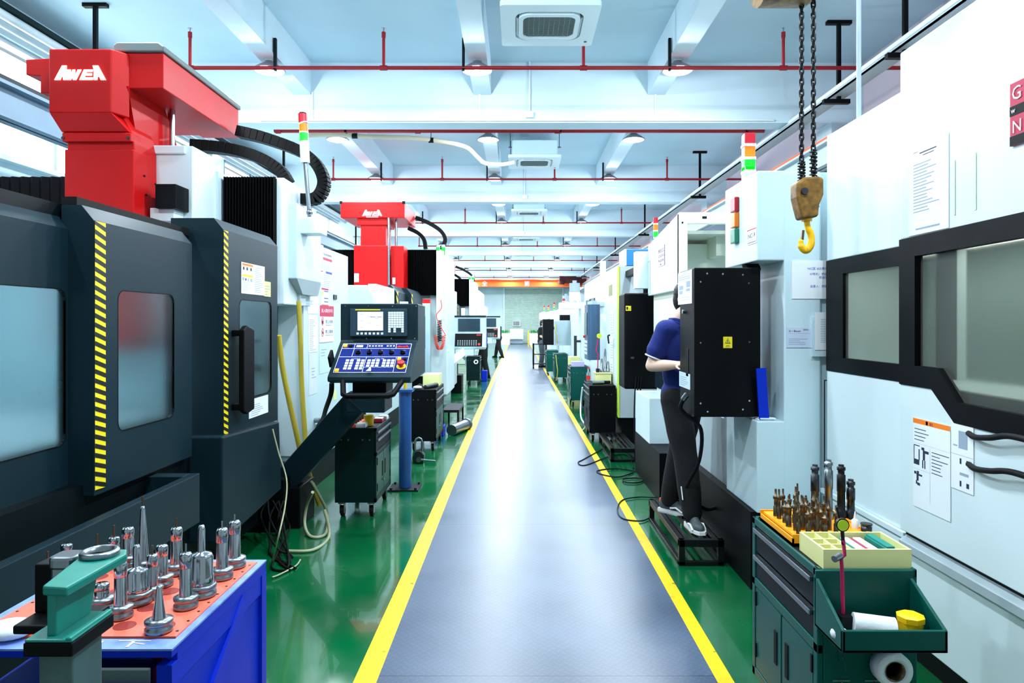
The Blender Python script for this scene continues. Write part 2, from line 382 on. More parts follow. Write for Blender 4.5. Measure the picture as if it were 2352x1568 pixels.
# end wall with the roller shutter
struct(MB().box(-5.7, 4.8, YEND, YEND+.2, 0, 5.1).build('wall_end', A['plaster']))
sh = MB()
for k in range(48): sh.prism([(YEND-.02, k*.09), (YEND-.07, k*.09+.02), (YEND-.07, k*.09+.07), (YEND-.02, k*.09+.09)], 'x', -1.0, 3.5)
sh = struct(sh.build('door_1', A['shutter_grey']))
MB().box(-1.12, -1.0, YEND-.12, YEND, 0, 4.4).build('door_track', A['white_paint'], sh); MB().box(3.5, 3.62, YEND-.12, YEND, 0, 4.4).build('door_track', A['white_paint'], sh)
MB().box(-1.12, 3.62, YEND-.3, YEND, 4.3, 4.75).build('shutter_housing', A['white_paint'], sh)
# ---------------------------------------------------------------- pendant lamps
ROWS = 'first second third fourth fifth sixth seventh eighth ninth tenth eleventh twelfth thirteenth fourteenth'.split()
pl = local_thing('pendant_lamp', 'x', 'lamp')
MB().lathe([(.17, 0), (.178, .002), (.178, .012), (.12, .055), (.07, .085), (.05, .1), (.05, .11)], (0, 0, 0), 28).build('lamp_shade', A['shade_grey'], pl)
MB().lathe([(.166, .004), (.13, -.01), (.08, -.024), (.0, -.03)], (0, 0, 0), 24).build('diffuser', A['led_glow'], pl)
MB().box(-.04, .04, -.04, .04, .108, .13).build('ceiling_mount', A['grey_paint'], pl)
LX = [(-2.86, 'the red-columned machines'), (-.465, 'the walkway'), (1.845, 'the white machines')]
lamps_off = {(3, 1), (6, 2)}
first = True; NROW = 17
for k in range(-1, NROW-1):
    y = 4.93+3.0*k
    if k < 0: y = 2.0
    for j, (x, d) in enumerate(LX):
        lab = 'grey-shaded pendant lamp, %s row from the front, above %s' % ((ROWS+['fifteenth', 'sixteenth', 'seventeenth'])[k+1], d)
        lo = (x, y, 4.545)
        if first: o = pl; o.location = lo; o['label'] = lab; o['group'] = 'pendant lamps under the ceiling beams'; first = False
        else: o = dup(pl, lo, lab)
        if (k, j) in lamps_off: continue
        l = bpy.data.lights.new('lamp_light', 'POINT'); l.energy = LAMP_W*(.36 if k < 4 else .28); l.color = (.83, .93, 1); l.shadow_soft_size = .015; lo_ = bpy.data.objects.new('lamp_light', l); COL.objects.link(lo_); lo_.location = (0, 0, -.058); lo_.parent = o; area_light('lamp_light', (0, 0, -.034), (0, 0, 0), .3, .3, LAMP_W*.62*(1 if k < 9 else 1.5), (.83, .93, 1), 'DISK', o)
# ---------------------------------------------------------------- sprinkler pipes with risers
sp = local_thing('sprinkler_pipe', 'x', 'pipe')
m = MB().cyl((-3.67, 0, 0), (4.6, 0, 0), .022, n=10); m.ball((-3.67, 0, 0), .024, 8, 6); m.build('pipe_run', A['red_pipe'], sp)
for x in (-3.67, -1.5, .74, 2.98):
    r = MB().cyl((x, 0, 0), (x, 0, .4), .018, n=8).cyl((x-.04, 0, 0), (x+.04, 0, 0), .03, n=8).cyl((x, 0, .34), (x, 0, .4), .024, n=8).build('riser', A['red_pipe'], sp)
    MB().cyl((x, 0, .4), (x, 0, .44), .008, n=6).cyl((x, 0, .44), (x, 0, .445), .025, n=8).build('nozzle', A['steel'], r)
for x in (-2.715, -.605, 1.705):
    MB().box(x-.015, x+.015, -.02, .02, -.03, .33).build('hanger', A['darker_paint'], sp)
sp.location = (0, 7.71, 4.5); sp['group'] = 'red sprinkler pipes across the ceiling bays'
sp['label'] = 'red sprinkler pipe with four upright heads crossing the ceiling bay before the first beam'
for k in range(1, 7):
    dup(sp, (0, 7.71+6*k, 4.5), 'red sprinkler pipe with upright heads crossing the ceiling bay between the %s and %s beams' % (ROWS[k-1], ROWS[k]))
mp = thing('main_pipe', 'thick red sprinkler main running under the first ceiling beam', 'pipe', (0, 9.62, 4.33))
m = MB().cyl((-3.4, 9.62, 4.33), (3.45, 9.62, 4.33), .032, n=12)
for px in (960, 1280, 1720, 640): m.cyl((XW(px, 9.62)-.04, 9.62, 4.33), (XW(px, 9.62)+.04, 9.62, 4.33), .043, n=12)
m.build('pipe_run', A['red_pipe'], mp)
for x in (-2.4, .6, 3.2): MB().box(x-.015, x+.015, 9.58, 9.66, 4.3, 5.1).build('hanger', A['black_paint'], mp)
# ---------------------------------------------------------------- cassette air conditioners
ac = local_thing('ceiling_air_conditioner', 'x', 'air conditioner')
MB().box(-.41, .41, -.41, .41, .05, .33).build('body', A['cool_white'], ac, .02)
m = MB(); frame_poly(m, rrect(-.475, .475, -.475, .475, .04, 6), rrect(-.33, .33, -.33, .33, .13, 6), 'z', 0, .05)
m.build('panel', A['white_paint'], ac); MB().box(-.4, .4, -.4, .4, .036, .0495).build('air_slot', A['rubber'], ac)
m = MB(); frame_poly(m, rrect(-.30, .30, -.30, .30, .12, 6), rrect(-.255, .255, -.245, .245, .08, 6), 'z', -.012, .03); m.build('intake_frame', A['white_paint'], ac)
mat('grille_grey', (120, 138, 136), .6)
m = MB().box(-.26, .26, -.25, .25, .02, .03)
for k in range(22): m.box(-.255, .255, -.245+k*.0225, -.239+k*.0225, .006, .02)
for k in range(11): m.box(-.25+k*.05, -.246+k*.05, -.245, .245, .004, .02)
m.build('intake_grille', A['grille_grey'], ac)
for a in range(4):
    R = Matrix.Rotation(a*math.pi/2, 4, 'Z'); m = MB(); m.M = R
    m.box(-.2, .2, -.318, -.306, .0, .03); m.prism([(-.328, .012), (-.304, -.004), (-.304, .004), (-.328, .02)], 'x', -.2, .2)
    m.build('louver', A['grey_paint'], ac)
MB().cyl((.4, .36, -.004), (.4, .36, .004), .016, n=12).build('badge', A['green_cart'], ac)
for x in (-.44, .44):
    for y in (-.36, .36): MB().cyl((x, y, .2), (x, y, .51), .006, n=6).box(x-.03, x+.03, y-.02, y+.02, .2, .21).build('hanging_rod', A['dark_steel'], ac)
ac.location = (.31, 6.85, 4.59); ac['group'] = 'cassette air conditioners along the hall'; ac['label'] = 'square white cassette air conditioner hanging before the first ceiling beam'
for k in range(1, 7): dup(ac, (.31, 6.85+5.88*k, 4.59), 'square white cassette air conditioner hanging between the %s and %s ceiling beams' % (ROWS[k-1], ROWS[k]))
# surface conduits on the beams
for k in range(5):
    y = YB[k]-.02
    tag(MB().cyl((.16, y, 4.4), (.16, y, 5.1), .014, n=8).box(.11, .21, y-.03, y+.02, 4.36, 4.44).build('conduit', A['pipe_white']), 'white wiring conduit with a small box on the face of the %s ceiling beam' % ROWS[k], 'conduit', 'conduits on the ceiling beams')
tag(MB().cyl((-3.4, 9.12, 4.33), (3.4, 9.12, 4.33), .014, n=8).cyl((1.83, 9.12, 4.33), (1.83, 9.12, 4.75), .014, n=8).cyl((-.5, 9.12, 4.33), (-.5, 9.12, 4.7), .012, n=8).cyl((-2.72, 9.12, 4.33), (-2.72, 9.12, 4.7), .012, n=8).build('conduit', A['pipe_white']), 'long white conduit along the bottom edge of the first ceiling beam', 'conduit')
fd = thing('flexible_duct', 'beige corrugated hose with white bent end slung under the first beam', 'hose', (-1, 11, 4.2))
MB().tube(smooth_path([P(690, 312, 10.2), P(760, 309, 10.4), P(860, 314, 10.6), P(960, 318, 10.9), P(1045, 330, 11.2)], 8), .035, 10).build('corrugated_hose', A['duct_beige'], fd)
MB().tube(smooth_path([P(1045, 330, 11.2), P(1075, 340, 11.4), P(1098, 362, 11.6), P(1115, 375, 11.7), P(1150, 378, 11.8), P(1180, 373, 11.9)], 8), .035, 10).build('bent_end', A['white_paint'], fd)
for px, py, Y in ((815, 312, 10.5), (990, 322, 11.0)): q = P(px, py, Y); MB().cyl(q, (q.x, q.y, 5.1), .006, n=6).cyl(q-Vector((.04, 0, 0)), q+Vector((.04, 0, 0)), .042, n=10).build('hanging_tie', A['darker_paint'], fd)
# ---------------------------------------------------------------- cable trays with hangers
ct = thing('cable_tray', 'long grey cable tray with two pipes along the white machine row', 'cable tray', (3.68, 2, 4.15))
MB().cyl((3.63, 2, 4.31), (3.63, 38.5, 4.31), .03, n=10).build('pipe_run', A['pipe_white'], ct)
MB().cyl((3.72, 2, 4.29), (3.72, 38.5, 4.29), .035, n=10).build('pipe_run', A['grey_paint'], ct)
MB().box(3.6, 3.78, 2, 38.5, 4.235, 4.255).box(3.6, 3.61, 2, 38.5, 4.235, 4.27).build('tray', A['grey_paint'], ct)
for k in range(6):
    y = 7.88+6*k-(1.4 if k == 0 else 0)*0
    for yy in ((y, y-1.35) if k == 0 else (y,)):
        MB().box(3.66, 3.70, yy-.02, yy+.02, 4.16, 5.1).box(3.54, 3.82, yy-.03, yy+.03, 5.06, 5.1).box(3.5, 3.8, yy-.03, yy+.03, 4.15, 4.2).build('hanger', A['black_paint'], ct)
wp = thing('wall_pipe', 'grey air pipes along the top of the window wall', 'pipe', (-5.3, 0, 4.6))
MB().cyl((-5.32, 1, 4.83), (-5.32, 50, 4.83), .05, n=10).build('pipe_run', A['pipe_white'], wp); MB().cyl((-5.3, 1, 4.72), (-5.3, 50, 4.72), .04, n=10).build('pipe_run', A['grey_paint'], wp)
MB().box(-5.5, -5.25, 1, 50, 4.88, 4.93).build('bracket', A['dark_green'], wp)
for k in range(3):
    y = 7.45+6*k
    tag(MB().box(-4.59, -4.55, y-.02, y+.02, 3.72, 5.1).box(-4.7, -4.44, y-.03, y+.03, 5.06, 5.1).build('runway_hanger', A['black_paint']), 'black T-shaped ceiling hanger above the %s red-columned machine' % ROWS[k], 'hanger', 'black hangers by the window wall')
# ---------------------------------------------------------------- crane runways and bridge
for x, lab, mm in ((-4.4, 'grey steel crane runway along the window wall', 'steel_beam'), (4.0, 'grey crane runway with red rail along the wall tinted with red bounce', 'grey_paint')):
    r = thing('crane_runway', lab, 'crane rail', (x, 1, 3.3))
    zt = 3.72 if x < 0 else 4.0
    MB().box(x-.09, x+.09, 1, 52, zt-.34, zt-.31).box(x-.01, x+.01, 1, 52, zt-.34, zt-.04).box(x-.09, x+.09, 1, 52, zt-.06, zt-.03).build('girder', A[mm], r)
    MB().box(x-.04, x+.04, 1, 52, zt-.03, zt+.03).build('rail', A['darker_paint'] if x < 0 else A['orange_beam'], r)
    for k in range(8): MB().box(x-.06 if x > 0 else x-.75, (x+.25 if x > 0 else x+.06), YB[k]+.05, YB[k]+.25, zt-.5, zt-.34).build('bracket', A['grey_paint'], r)
cr = thing('overhead_crane', 'orange overhead crane bridge with white characters and dark hoist, far end of the hall', 'crane', (0, 41.5, 3.8))
MB().box(-4.3, 3.9, 41.3, 41.7, 3.82, 4.18).build('bridge_girder', A['orange_beam'], cr)
MB().box(-4.3, 3.9, 41.2, 41.8, 4.18, 4.22).box(-4.3, 3.9, 41.2, 41.8, 3.78, 3.82).build('flange', A['orange_beam'], cr)
for x in (-4.4, 3.98): MB().box(x-.1, x+.1, 40.7, 42.3, 3.76 if x < 0 else 4.04, 4.1 if x < 0 else 4.25).build('end_carriage', A['rust_dark'], cr)
m = MB()
for t, px in (('全', 1113), ('第', 1210), ('一', 1262)): m.text(t, (XW(px, 41.28), 41.295, 3.84), (1, 0, 0), (0, 0, 1), .36, align='CENTER')
m.build('lettering', A['letter_white'], cr)
MB().box(2.5, 3.5, 40.9, 41.19, 3.98, 4.4).cyl((2.6, 40.9, 4.1), (2.6, 40.9, 3.9), .2, n=10).box(3.5, 3.85, 41.0, 41.19, 3.9, 4.35).build('hoist', A['rust_dark'], cr)
# ================================================================ white machine row
def tower(parent, x, y, z, s, colours, square=True, name='signal_light'):
    # stacked signal lamp: colours from the top down
    for k, c in enumerate(colours):
        z1 = z-k*s*1.25
        m = MB()
        if square: m.box(x-s/2, x+s/2, y-s/2, y+s/2, z1-s, z1)
        else: m.cyl((x, y, z1-s), (x, y, z1), s*.42, n=14)
        m.build(name, A[c], parent, .004)
        if square: MB().box(x-s*.55, x+s*.55, y-s*.55, y+s*.55, z1-s*1.25, z1-s).build('lamp_ring', A['white_paint'], parent)
        else: MB().cyl((x, y, z1-s*1.25), (x, y, z1-s), s*.43, n=14).build('lamp_ring', A['cool_white'], parent)
# ---------------------------------------------------------------- R1: the big white machine close by
XF = 1.87
r1 = thing('machining_center', 'big white machine with black window band and red nameplate beside the near tool cart', 'machine', (XF, .5, 0))
m = MB().box(2.35, 3.9, .3, 4.14, .16, 2.78).box(XF+.03, 2.35, .3, 4.14, 2.03, 2.78).box(XF+.03, 2.35, .3, 4.14, .16, 1.36).box(XF+.03, 2.35, 4.0, 4.14, 1.36, 2.03)
m.build('body', A['white_paint'], r1, .008)
MB().box(XF+.08, 3.9, .3, 4.1, 0, .16).build('base', A['black_paint'], r1)
zb, zt, y3 = 1.36, 2.02, 3.30
# fixed front panel
MB().box(XF, XF+.03, y3-.05, 4.16, zt, 2.776).build('upper_panel', A['white_paint'], r1, .006)
MB().box(XF, XF+.03, y3-.05, 4.16, .64, zb).build('lower_panel', A['white_paint'], r1, .006)
m = MB(); frame_poly(m, [(y3-.05, zb), (4.16, zb), (4.16, zt), (y3-.05, zt)], [(3.33, 1.445), (3.945, 1.445), (3.945, 1.93), (3.33, 1.93)], 'x', XF-.004, XF+.03)
m.build('window_frame', A['black_paint'], r1)
MB().box(XF+.012, XF+.018, 3.3, 3.97, 1.42, 1.95).build('window', A['smoked_pane'], r1)
# sliding door
d0 = .6
MB().box(XF-.035, XF+.0, d0, y3, 2.045, 2.94).box(XF, 2.5, d0, y3-.04, 2.78, 2.94).build('door_panel', A['white_paint'], r1, .006)
MB().prism([(y3, .66), (y3, zb-.005), (3.045, zb-.005), (2.885, 1.232), (d0, 1.2), (d0, .66)], 'x', XF-.035, XF).build('door_panel', A['white_paint'], r1, .004)
out = [(y3, zb-.005), (y3, 2.045), (d0, 2.06), (d0, 1.2), (2.885, 1.228), (3.045, zb-.005)]
inn = [(3.17, 1.45), (3.17, 1.955), (d0+.1, 1.97), (d0+.1, 1.30), (2.86, 1.315), (3.0, 1.45)]
m = MB(); frame_poly(m, out, inn, 'x', XF-.04, XF); m.build('door_window_frame', A['black_paint'], r1)
MB().prism([(3.2, 1.42), (3.2, 1.98), (d0+.05, 1.99), (d0+.05, 1.27), (2.87, 1.27)], 'x', XF-.012, XF-.006).build('door_window', A['smoked_pane'], r1)
MB().box(XF+.03, XF+.07, 2.97, 3.12, 1.4, 2.02).box(XF+.09, XF+.10, 3.14, 3.22, 1.4, 2.02).build('door_post', A['white_paint'], r1)
MB().box(2.3, 2.345, .4, 4.0, 1.36, 2.03).build('inner_wall', MATS['grille_grey'], r1)
MB().box(2.0, 2.06, .9, 3.95, 1.995, 2.028).build('added_work_lamp', A['white_paint'], r1); area_light('interior_fill_light', (2.03, 2.4, 1.99), (0, 0, 0), .05, 2.8, 9, (.95, 1, .95))  # lamp bar and light added to brighten the closed cavity behind the windows
# lower front: trim, track slot and skirt
MB().box(XF-.02, XF+.03, y3, 4.2, .615, .64).build('ledge', A['white_paint'], r1)
MB().box(XF-.006, XF+.02, .3, y3, .635, .66).build('track_slot', A['black_paint'], r1)
MB().prism([(XF-.04, .575), (XF-.04, .61), (XF-.005, .635), (XF+.02, .635), (XF+.02, .575)], 'y', .3, y3).build('track', A['grey_paint'], r1)
MB().box(XF-.01, XF+.03, .3, 4.16, .16, .6).build('skirt', A['white_paint'], r1, .006)
for z0, dz in ((1.2, .035), (1.075, .03)):
    m = MB().tube(smooth_path([(XF-.04, 2.79, z0), (XF-.06, 2.72, z0-.004), (XF-.07, 2.62, z0+dz*.3), (XF-.07, 2.5, z0+dz), (XF-.06, 2.3, z0+dz*.7), (XF-.04, 2.0, z0)], 6), .012, 8)
    m.build('door_handle', A['rubber'], r1)
R_, U_ = (0, -1, 0), (0, 0, 1)
xs = XF-.037
# sheets on the door
y = lambda px: YX(px, XF-.04)
s1 = sheet(r1, 'notice_sheet', (xs, y(2086), ZW(543, y(2086))), R_, (0, 0, 1), y(2086)-y(2178), .405,
      [(.14, .93, .26, .935, 1), (.3, .9, .72, .912, 1), (.38, .87, .66, .878, 1)]+lines(16, .14, .85, .25, .82)+[(.2, .05, .8, .07, 6)], label='white printed notice')
y0 = y(2097); wsh = y0-y(2182); hs = .405
marks = [(0, .945, 1, 1, 5), (.36, .95, .42, .99, 3), ('text', '警告', .46, .955, .035, 1), ]+lines(4, .04, .45, .76, .92, 1, .2)
marks += [(.0, .72, 1, .722, 6), (.0, .43, .48, .432, 6), (.475, .1, .48, .7, 6)]
marks += [(.02, .48, .18, .54, 1), (.02, .54, .04, .70, 1), (.16, .54, .19, .66, 1), (.02, .69, .19, .70, 1), (.28, .55, .34, .66, 1), (.34, .63, .44, .66, 1), (.24, .66, .32, .69, 1), (.26, .46, .29, .55, 1), (.32, .46, .35, .55, 1)]
marks += [(.10, .30, .16, .38, 1), (.11, .38, .17, .41, 1), (.03, .37, .10, .40, 1), (.16, .36, .26, .38, 1), (.12, .25, .2, .28, 1), (.08, .26, .12, .3, 1)]
marks += lines(7, .52, .98, .44, .7, 1, .22)
sheet(r1, 'warning_sheet', (xs, y0, 1.2-.01-hs+.02), R_, U_, wsh, hs, marks, label='white safety notice with orange warning bar')
y0 = y(2184)
sheet(r1, 'instruction_sheet', (xs, y0, .955), R_, U_, y0-y(2235), .29, [(.1, .62, .3, .64, 6), (.35, .6, .75, .85, 6), (0, .5, 1, .505, 6), (.4, .38, .48, .46, 1), (.7, .38, .82, .45, 1), (.4, .06, .48, .14, 1), (.7, .06, .82, .13, 1), (.4, .22, .8, .26, 6)], label='white instruction sheet')
y0 = y(2183); m = MB(); 
for px in (2188, 2236): m.box(xs-.001, xs, y(px)-.012, y(px), 1.6+.5, 2.33)
m.build('tape_mark', mat('tape_yellow', (214, 230, 200), .6), r1)
# nameplate
y0 = y(2323); np_ = MB().box(xs-.008, xs, 1.2, y0, 2.30, 2.53)
np_.build('nameplate', A['sign_red'], r1)
MB().box(xs-.0095, xs-.008, 1.2, y0, 2.41, 2.445).box(xs-.0095, xs-.008, 1.2, y0, 2.30, 2.335).build('nameplate_band', A['black_paint'], r1)
m = MB(); m.text('G', (xs-.011, y0-.012, 2.465), R_, U_, .07); m.text('w', (xs-.0115, y0-.01, 2.418), R_, U_, .03); m.text('N', (xs-.011, y0-.014, 2.345), R_, U_, .065); m.build('lettering', A['letter_white'], r1)
tag(MB().tube([(1.985, 4.0, 2.78), (1.985, 4.0, 5.1)], .013, 8).build('cable_drop', A['grey_paint']), 'slim grey cable dropping from the ceiling to the big white machine', 'cable')
# ---------------------------------------------------------------- R2: C-shaped machine beside it
Y2 = 4.22; XC = XW(1739, Y2)
r2 = thing('machining_center', 'white machine marked NC-9 with stacked square red amber green lamps on its head', 'machine', (XC, Y2, 0))
MB().box(1.635, 1.86, Y2, 4.87, .48, 2.575).box(1.86, 3.4, Y2+.02, 6.0, .48, 2.575).build('column', A['cool_white'], r2, .008)
zh = ZW(598, Y2)
MB().box(XC, 1.64, Y2, 4.87, zh, 2.58).build('head_box', A['cool_white'], r2, .008)
MB().box(XC, 1.64, Y2, 4.84, .48, 1.042).build('lower_box', A['cool_white'], r2, .006)
MB().box(1.44, 3.3, Y2+.03, 6.0, 0, .48).build('base', A['black_paint'], r2)
MB().box(1.5, 1.86, 4.9, 5.0, .48, 1.05).box(1.5, 1.53, 5.0, 6.0, .48, .95).build('apron', A['grey_paint'], r2)
MB().box(1.48, 1.5, 4.845, 4.87, .35, 1.06).build('door_seal', A['red_pipe'], r2)
MB().box(1.53, 1.86, 5.0, 6.0, .93, .96).build('chip_tray', A['brown_steel'], r2)
for k, c in enumerate(('lamp_red', 'lamp_amber', 'lamp_green_off')):
    z1 = ZW(455, 4.62)-k*.105
    MB().box(XC-.03, XC, 4.56, 4.66, z1-.095, z1).build('signal_lamp', A[c], r2, .006)
sheet(r2, 'number_plate', (XC+.01, Y2-.002, ZW(562, Y2)), (1, 0, 0), U_, .0, 0) if 0 else None
yy = YX(1714, XC); sheet(r2, 'number_plate', (XC-.001, YX(1717, XC), ZW(564, YX(1717, XC))), R_, U_, YX(1717, XC)-YX(1738, XC), .095, [(0, .93, 1, 1, 2), ('text', 'NC-9', .1, .42, .42, 1, .8), (.05, .1, .95, .14, 1), (.05, .25, .9, .28, 6)])
def face(px, py): return (XW(px, Y2), Y2-.002, ZW(py, Y2))
def wpx(n): return n*Y2/F
sheet(r2, 'notice_sheet', face(1818, 686), (1, 0, 0), U_, wpx(100), wpx(88), [('text', 'NC区 6S5责任人', .36, .76, .075, 4, .55), ('text', '10号机：何武', .4, .62, .07, 4, .42), ('text', '郑运锋', .62, .53, .07, 4, .2), ('text', '监督人：郑国明', .42, .3, .07, 4, .45)], label='white paper with printed Chinese names')
sheet(r2, 'data_plate', face(1806, 798), (1, 0, 0), U_, wpx(58), wpx(46), [('text', 'G', .08, .78, .14, 1, .08), ('text', 'o', .19, .8, .1, 2, .07), ('text', 'Best', .28, .78, .14, 1, .28), ('text', '铭牌名称', .66, .86, .08, 1, .2), (.05, .7, .95, .71, 6)]+lines(4, .08, .92, .15, .5, 6, .3), col=mat('plate_lilac', (200, 214, 236), .5))
MB().box(XW(1864, Y2), XW(1990, Y2), Y2-.02, Y2, ZW(818, Y2), ZW(728, Y2)).build('document_holder', A['cool_white'], r2)
sheet(r2, 'checklist', (XW(1868, Y2), Y2-.022, ZW(803, Y2)), (1, 0, 0), U_, wpx(110), wpx(86), lines(14, .12, .6, .2, .85), label='white checklist clipped in the holder')
MB().box(XW(1893, Y2), XW(1990, Y2), Y2-.004, Y2, ZW(1072, Y2), ZW(873, Y2)).build('access_door', A['cool_white'], r2)
m = MB(); frame_poly(m, [(XW(1892, Y2), ZW(1073, Y2)), (XW(1990, Y2), ZW(1073, Y2)), (XW(1990, Y2), ZW(872, Y2)), (XW(1892, Y2), ZW(872, Y2))], [(XW(1894, Y2), ZW(1071, Y2)), (XW(1988, Y2), ZW(1071, Y2)), (XW(1988, Y2), ZW(874, Y2)), (XW(1894, Y2), ZW(874, Y2))], 'y', Y2-.005, Y2-.003); m.build('access_door_gap', A['darker_paint'], r2)
# signal tower behind the head
tower(r2, XW(1719, 5.2), 5.2, ZW(308, 5.2), .08, ['lamp_red', 'lamp_amber', 'lamp_green'], True, 'signal_tower_lamp')
MB().box(XW(1719, 5.2)-.04, XW(1719, 5.2)+.04, 5.16, 5.24, 2.56, ZW(385, 5.2)).build('signal_tower_base', A['white_paint'], r2)
# control pendant
x0, x1, y0, y1, z0, z1 = 1.105, 1.52, 4.3, 4.68, 1.058, 1.992
pd = MB().box(x0, x1, y0, y1, z0, z1).build('control_cabinet', A['black_paint'], r2, .006)
pd['label'] = 'black control cabinet'
MB().cyl((1.5, 4.5, 1.99), (1.56, 4.5, zh), .05, n=12).build('swivel', A['black_paint'], r2)
m = MB()
for px, py in ((1624, 628), (1660, 629), (1706, 631), (1609, 647), (1720, 650), (1609, 787), (1721, 785), (1609, 926), (1625, 945), (1706, 940), (1721, 920)): m.cyl((XW(px, y0), y0-.003, ZW(py, y0)), (XW(px, y0), y0, ZW(py, y0)), .006, n=8)
m.build('screw', A['steel'], pd)
sheet(pd, 'voltage_label', (XW(1661, y0), y0-.001, ZW(799, y0)), (1, 0, 0), U_, 20.5*y0/F, 26*y0/F, [(.22, .42, .78, .46, 1), (.46, .5, .54, .72, 1), (.3, .2, .7, .24, 1), (.25, .1, .75, .13, 1)], col=A['sign_yellow'], label='yellow high voltage label')
m = MB(); m.tube([(XW(1661+4.5, y0), y0-.004, ZW(799-11, y0)), (XW(1661+16, y0), y0-.004, ZW(799-11, y0)), (XW(1661+10.3, y0), y0-.004, ZW(799-23, y0))], .0013, 6, cyc=True); m.build('warning_triangle', A['ink'], pd)
yl = lambda px: YX(px, x0)
sheet(pd, 'wiring_sheet', (x0-.001, yl(1558.5), 1.77), R_, U_, yl(1558.5)-yl(1590), .215, [('text', '交换机说明书', .3, .93, .035, 1, .4), (.08, .88, .9, .895, 6), (.05, .7, .95, .705, 6), (.08, .76, .9, .78, 6), (.08, .82, .9, .84, 6), (.1, .45, .4, .58, 6), (.62, .5, .9, .68, 6), (.6, .38, .88, .46, 6), (.1, .32, .35, .42, 6), (.1, .2, .9, .21, 6), (.1, .12, .9, .13, 6)])
MB().cyl((x0-.02, 4.53, 1.72), (x0, 4.53, 1.72), .014, n=12).build('lock_knob', A['steel'], pd)
sheet(pd, 'rating_label', (x0-.001, yl(1561), 1.218), R_, U_, yl(1561)-yl(1586), .1, lines(5, .1, .9, .15, .8, 6), col=A['cool_white'])
MB().box(x0-.003, x0, 4.44, 4.5, 1.3, 1.48).build('side_slot', A['rubber'], pd)
MB().cyl((x0-.04, 4.42, 1.155), (x0-.02, 4.4, 1.19), .018, n=10).build('plug', A['satin_steel'], pd)
m = MB().tube(smooth_path([(x0-.035, 4.42, 1.16), (x0-.05, 4.45, 1.1), (x0-.01, 4.46, 1.05), (1.2, 4.5, .95), (1.24, 4.7, .7), (1.2, 4.9, .45), (1.35, 5.0, .3), (1.44, 5.0, .3)], 6), .013, 8); m.build('pendant_cable', A['rubber'], r2)
tag(MB().obox((1.515, 4.255, 1.208), (.06, .012, .32), Euler((.06, -.08, 0)).to_matrix()).obox((1.53, 4.28, 1.178), (.05, .012, .26), Euler((.06, -.1, 0)).to_matrix()).build('blue_folder', A['blue_paint']), 'blue folder standing on the ledge beside the black control cabinet', 'folder')
rag = MB().box(1.49, 1.585, 4.26, 4.34, 1.042, 1.052).box(1.5, 1.6, 4.25, 4.3, 1.05, 1.058).build('work_glove', A['cloth_white'], None, .004)
tag(rag, 'folded white work glove lying on the ledge under the blue folder', 'glove')
# ---------------------------------------------------------------- R3
r3 = thing('machining_center', 'white machine with sloping top panel and open cream side cover behind the polo man', 'machine', (1.43, 6.07, 0))
MB().prism([(6.1, 1.94), (7.53, 1.94), (7.53, 2.49), (6.1, 2.62)], 'x', 1.43, 1.47).build('front_panel', A['white_paint'], r3, .006)
m = MB(); frame_poly(m, [(1.43, 1.5), (2.4, 1.5), (2.4, 2.62), (1.43, 2.62)], [(1.5, 1.56), (2.33, 1.56), (2.33, 2.525), (1.5, 2.525)], 'y', 6.07, 6.15); m.build('side_frame', A['cream_paint'], r3)
MB().box(1.475, 1.5, 6.15, 7.5, 1.5, 2.48).box(1.475, 2.4, 7.45, 7.5, 1.5, 2.46).box(1.475, 2.4, 6.15, 7.5, 2.44, 2.47).box(1.82, 1.9, 6.3, 7.45, 2.26, 2.44).box(1.55, 2.33, 6.6, 6.62, 1.56, 2.4).build('inner_cover', A['cream_paint'], r3)
MB().box(1.63, 1.67, 6.066, 6.07, 2.565, 2.585).cyl((1.455, 6.06, 2.53), (1.455, 6.07, 2.53), .008, n=8).build('latch', A['rubber'], r3)
m = MB().box(1.5, 1.52, 6.12, 7.5, .95, 1.94); m.build('door_window', mat('dark_glass', (30, 42, 50), .08, spec=.8), r3)
MB().box(1.52, 2.6, 6.12, 7.5, .45, 1.9).build('body', A['cool_white'], r3)
MB().box(1.3, 1.6, 6.78, 7.58, .45, .9).build('lower_box', A['white_paint'], r3, .006)
MB().box(1.3, 2.4, 6.3, 7.6, 0, .45).build('base', A['black_paint'], r3)
yn = lambda px: YX(px, 1.43)
sg = sheet(r3, 'nameplate', (1.428, yn(1511.5), ZW(614, yn(1511.5))), R_, U_, yn(1511.5)-yn(1527.5), .2, [('text', 'BEST', .1, .74, .16, 1, .8), (.1, .69, .95, .71, 1), ('text', 'motor', .15, .52, .1, 1, .75), (.1, .47, .95, .49, 1), ('text', 'NSA', .1, .22, .18, 1, .8), (.4, .05, .52, .12, 1), (.95, 0, 1, 1, 1)], col=mat('plate_pink', (222, 196, 210), .5))
sheet(r3, 'foil_label', (1.428, yn(1489), 1.96), R_, U_, .12, .36, [(.1, .95, .9, .98, 6)], col=A['cool_white'])
MB().box(XW(1459, 7.55), XW(1500, 7.55), 7.51, 7.66, 2.02, ZW(578, 7.55)).build('side_box', A['white_paint'], r3, .006)
tower(r3, XW(1506, 7.42), 7.42, ZW(500, 7.42), .06, ['lamp_red', 'lamp_amber', 'lamp_green'], False, 'signal_tower_lamp')
MB().cyl((XW(1506, 7.42), 7.42, 2.42), (XW(1506, 7.42), 7.42, ZW(500, 7.42)-.2), .02, n=8).build('signal_tower_pole', A['satin_steel'], r3)
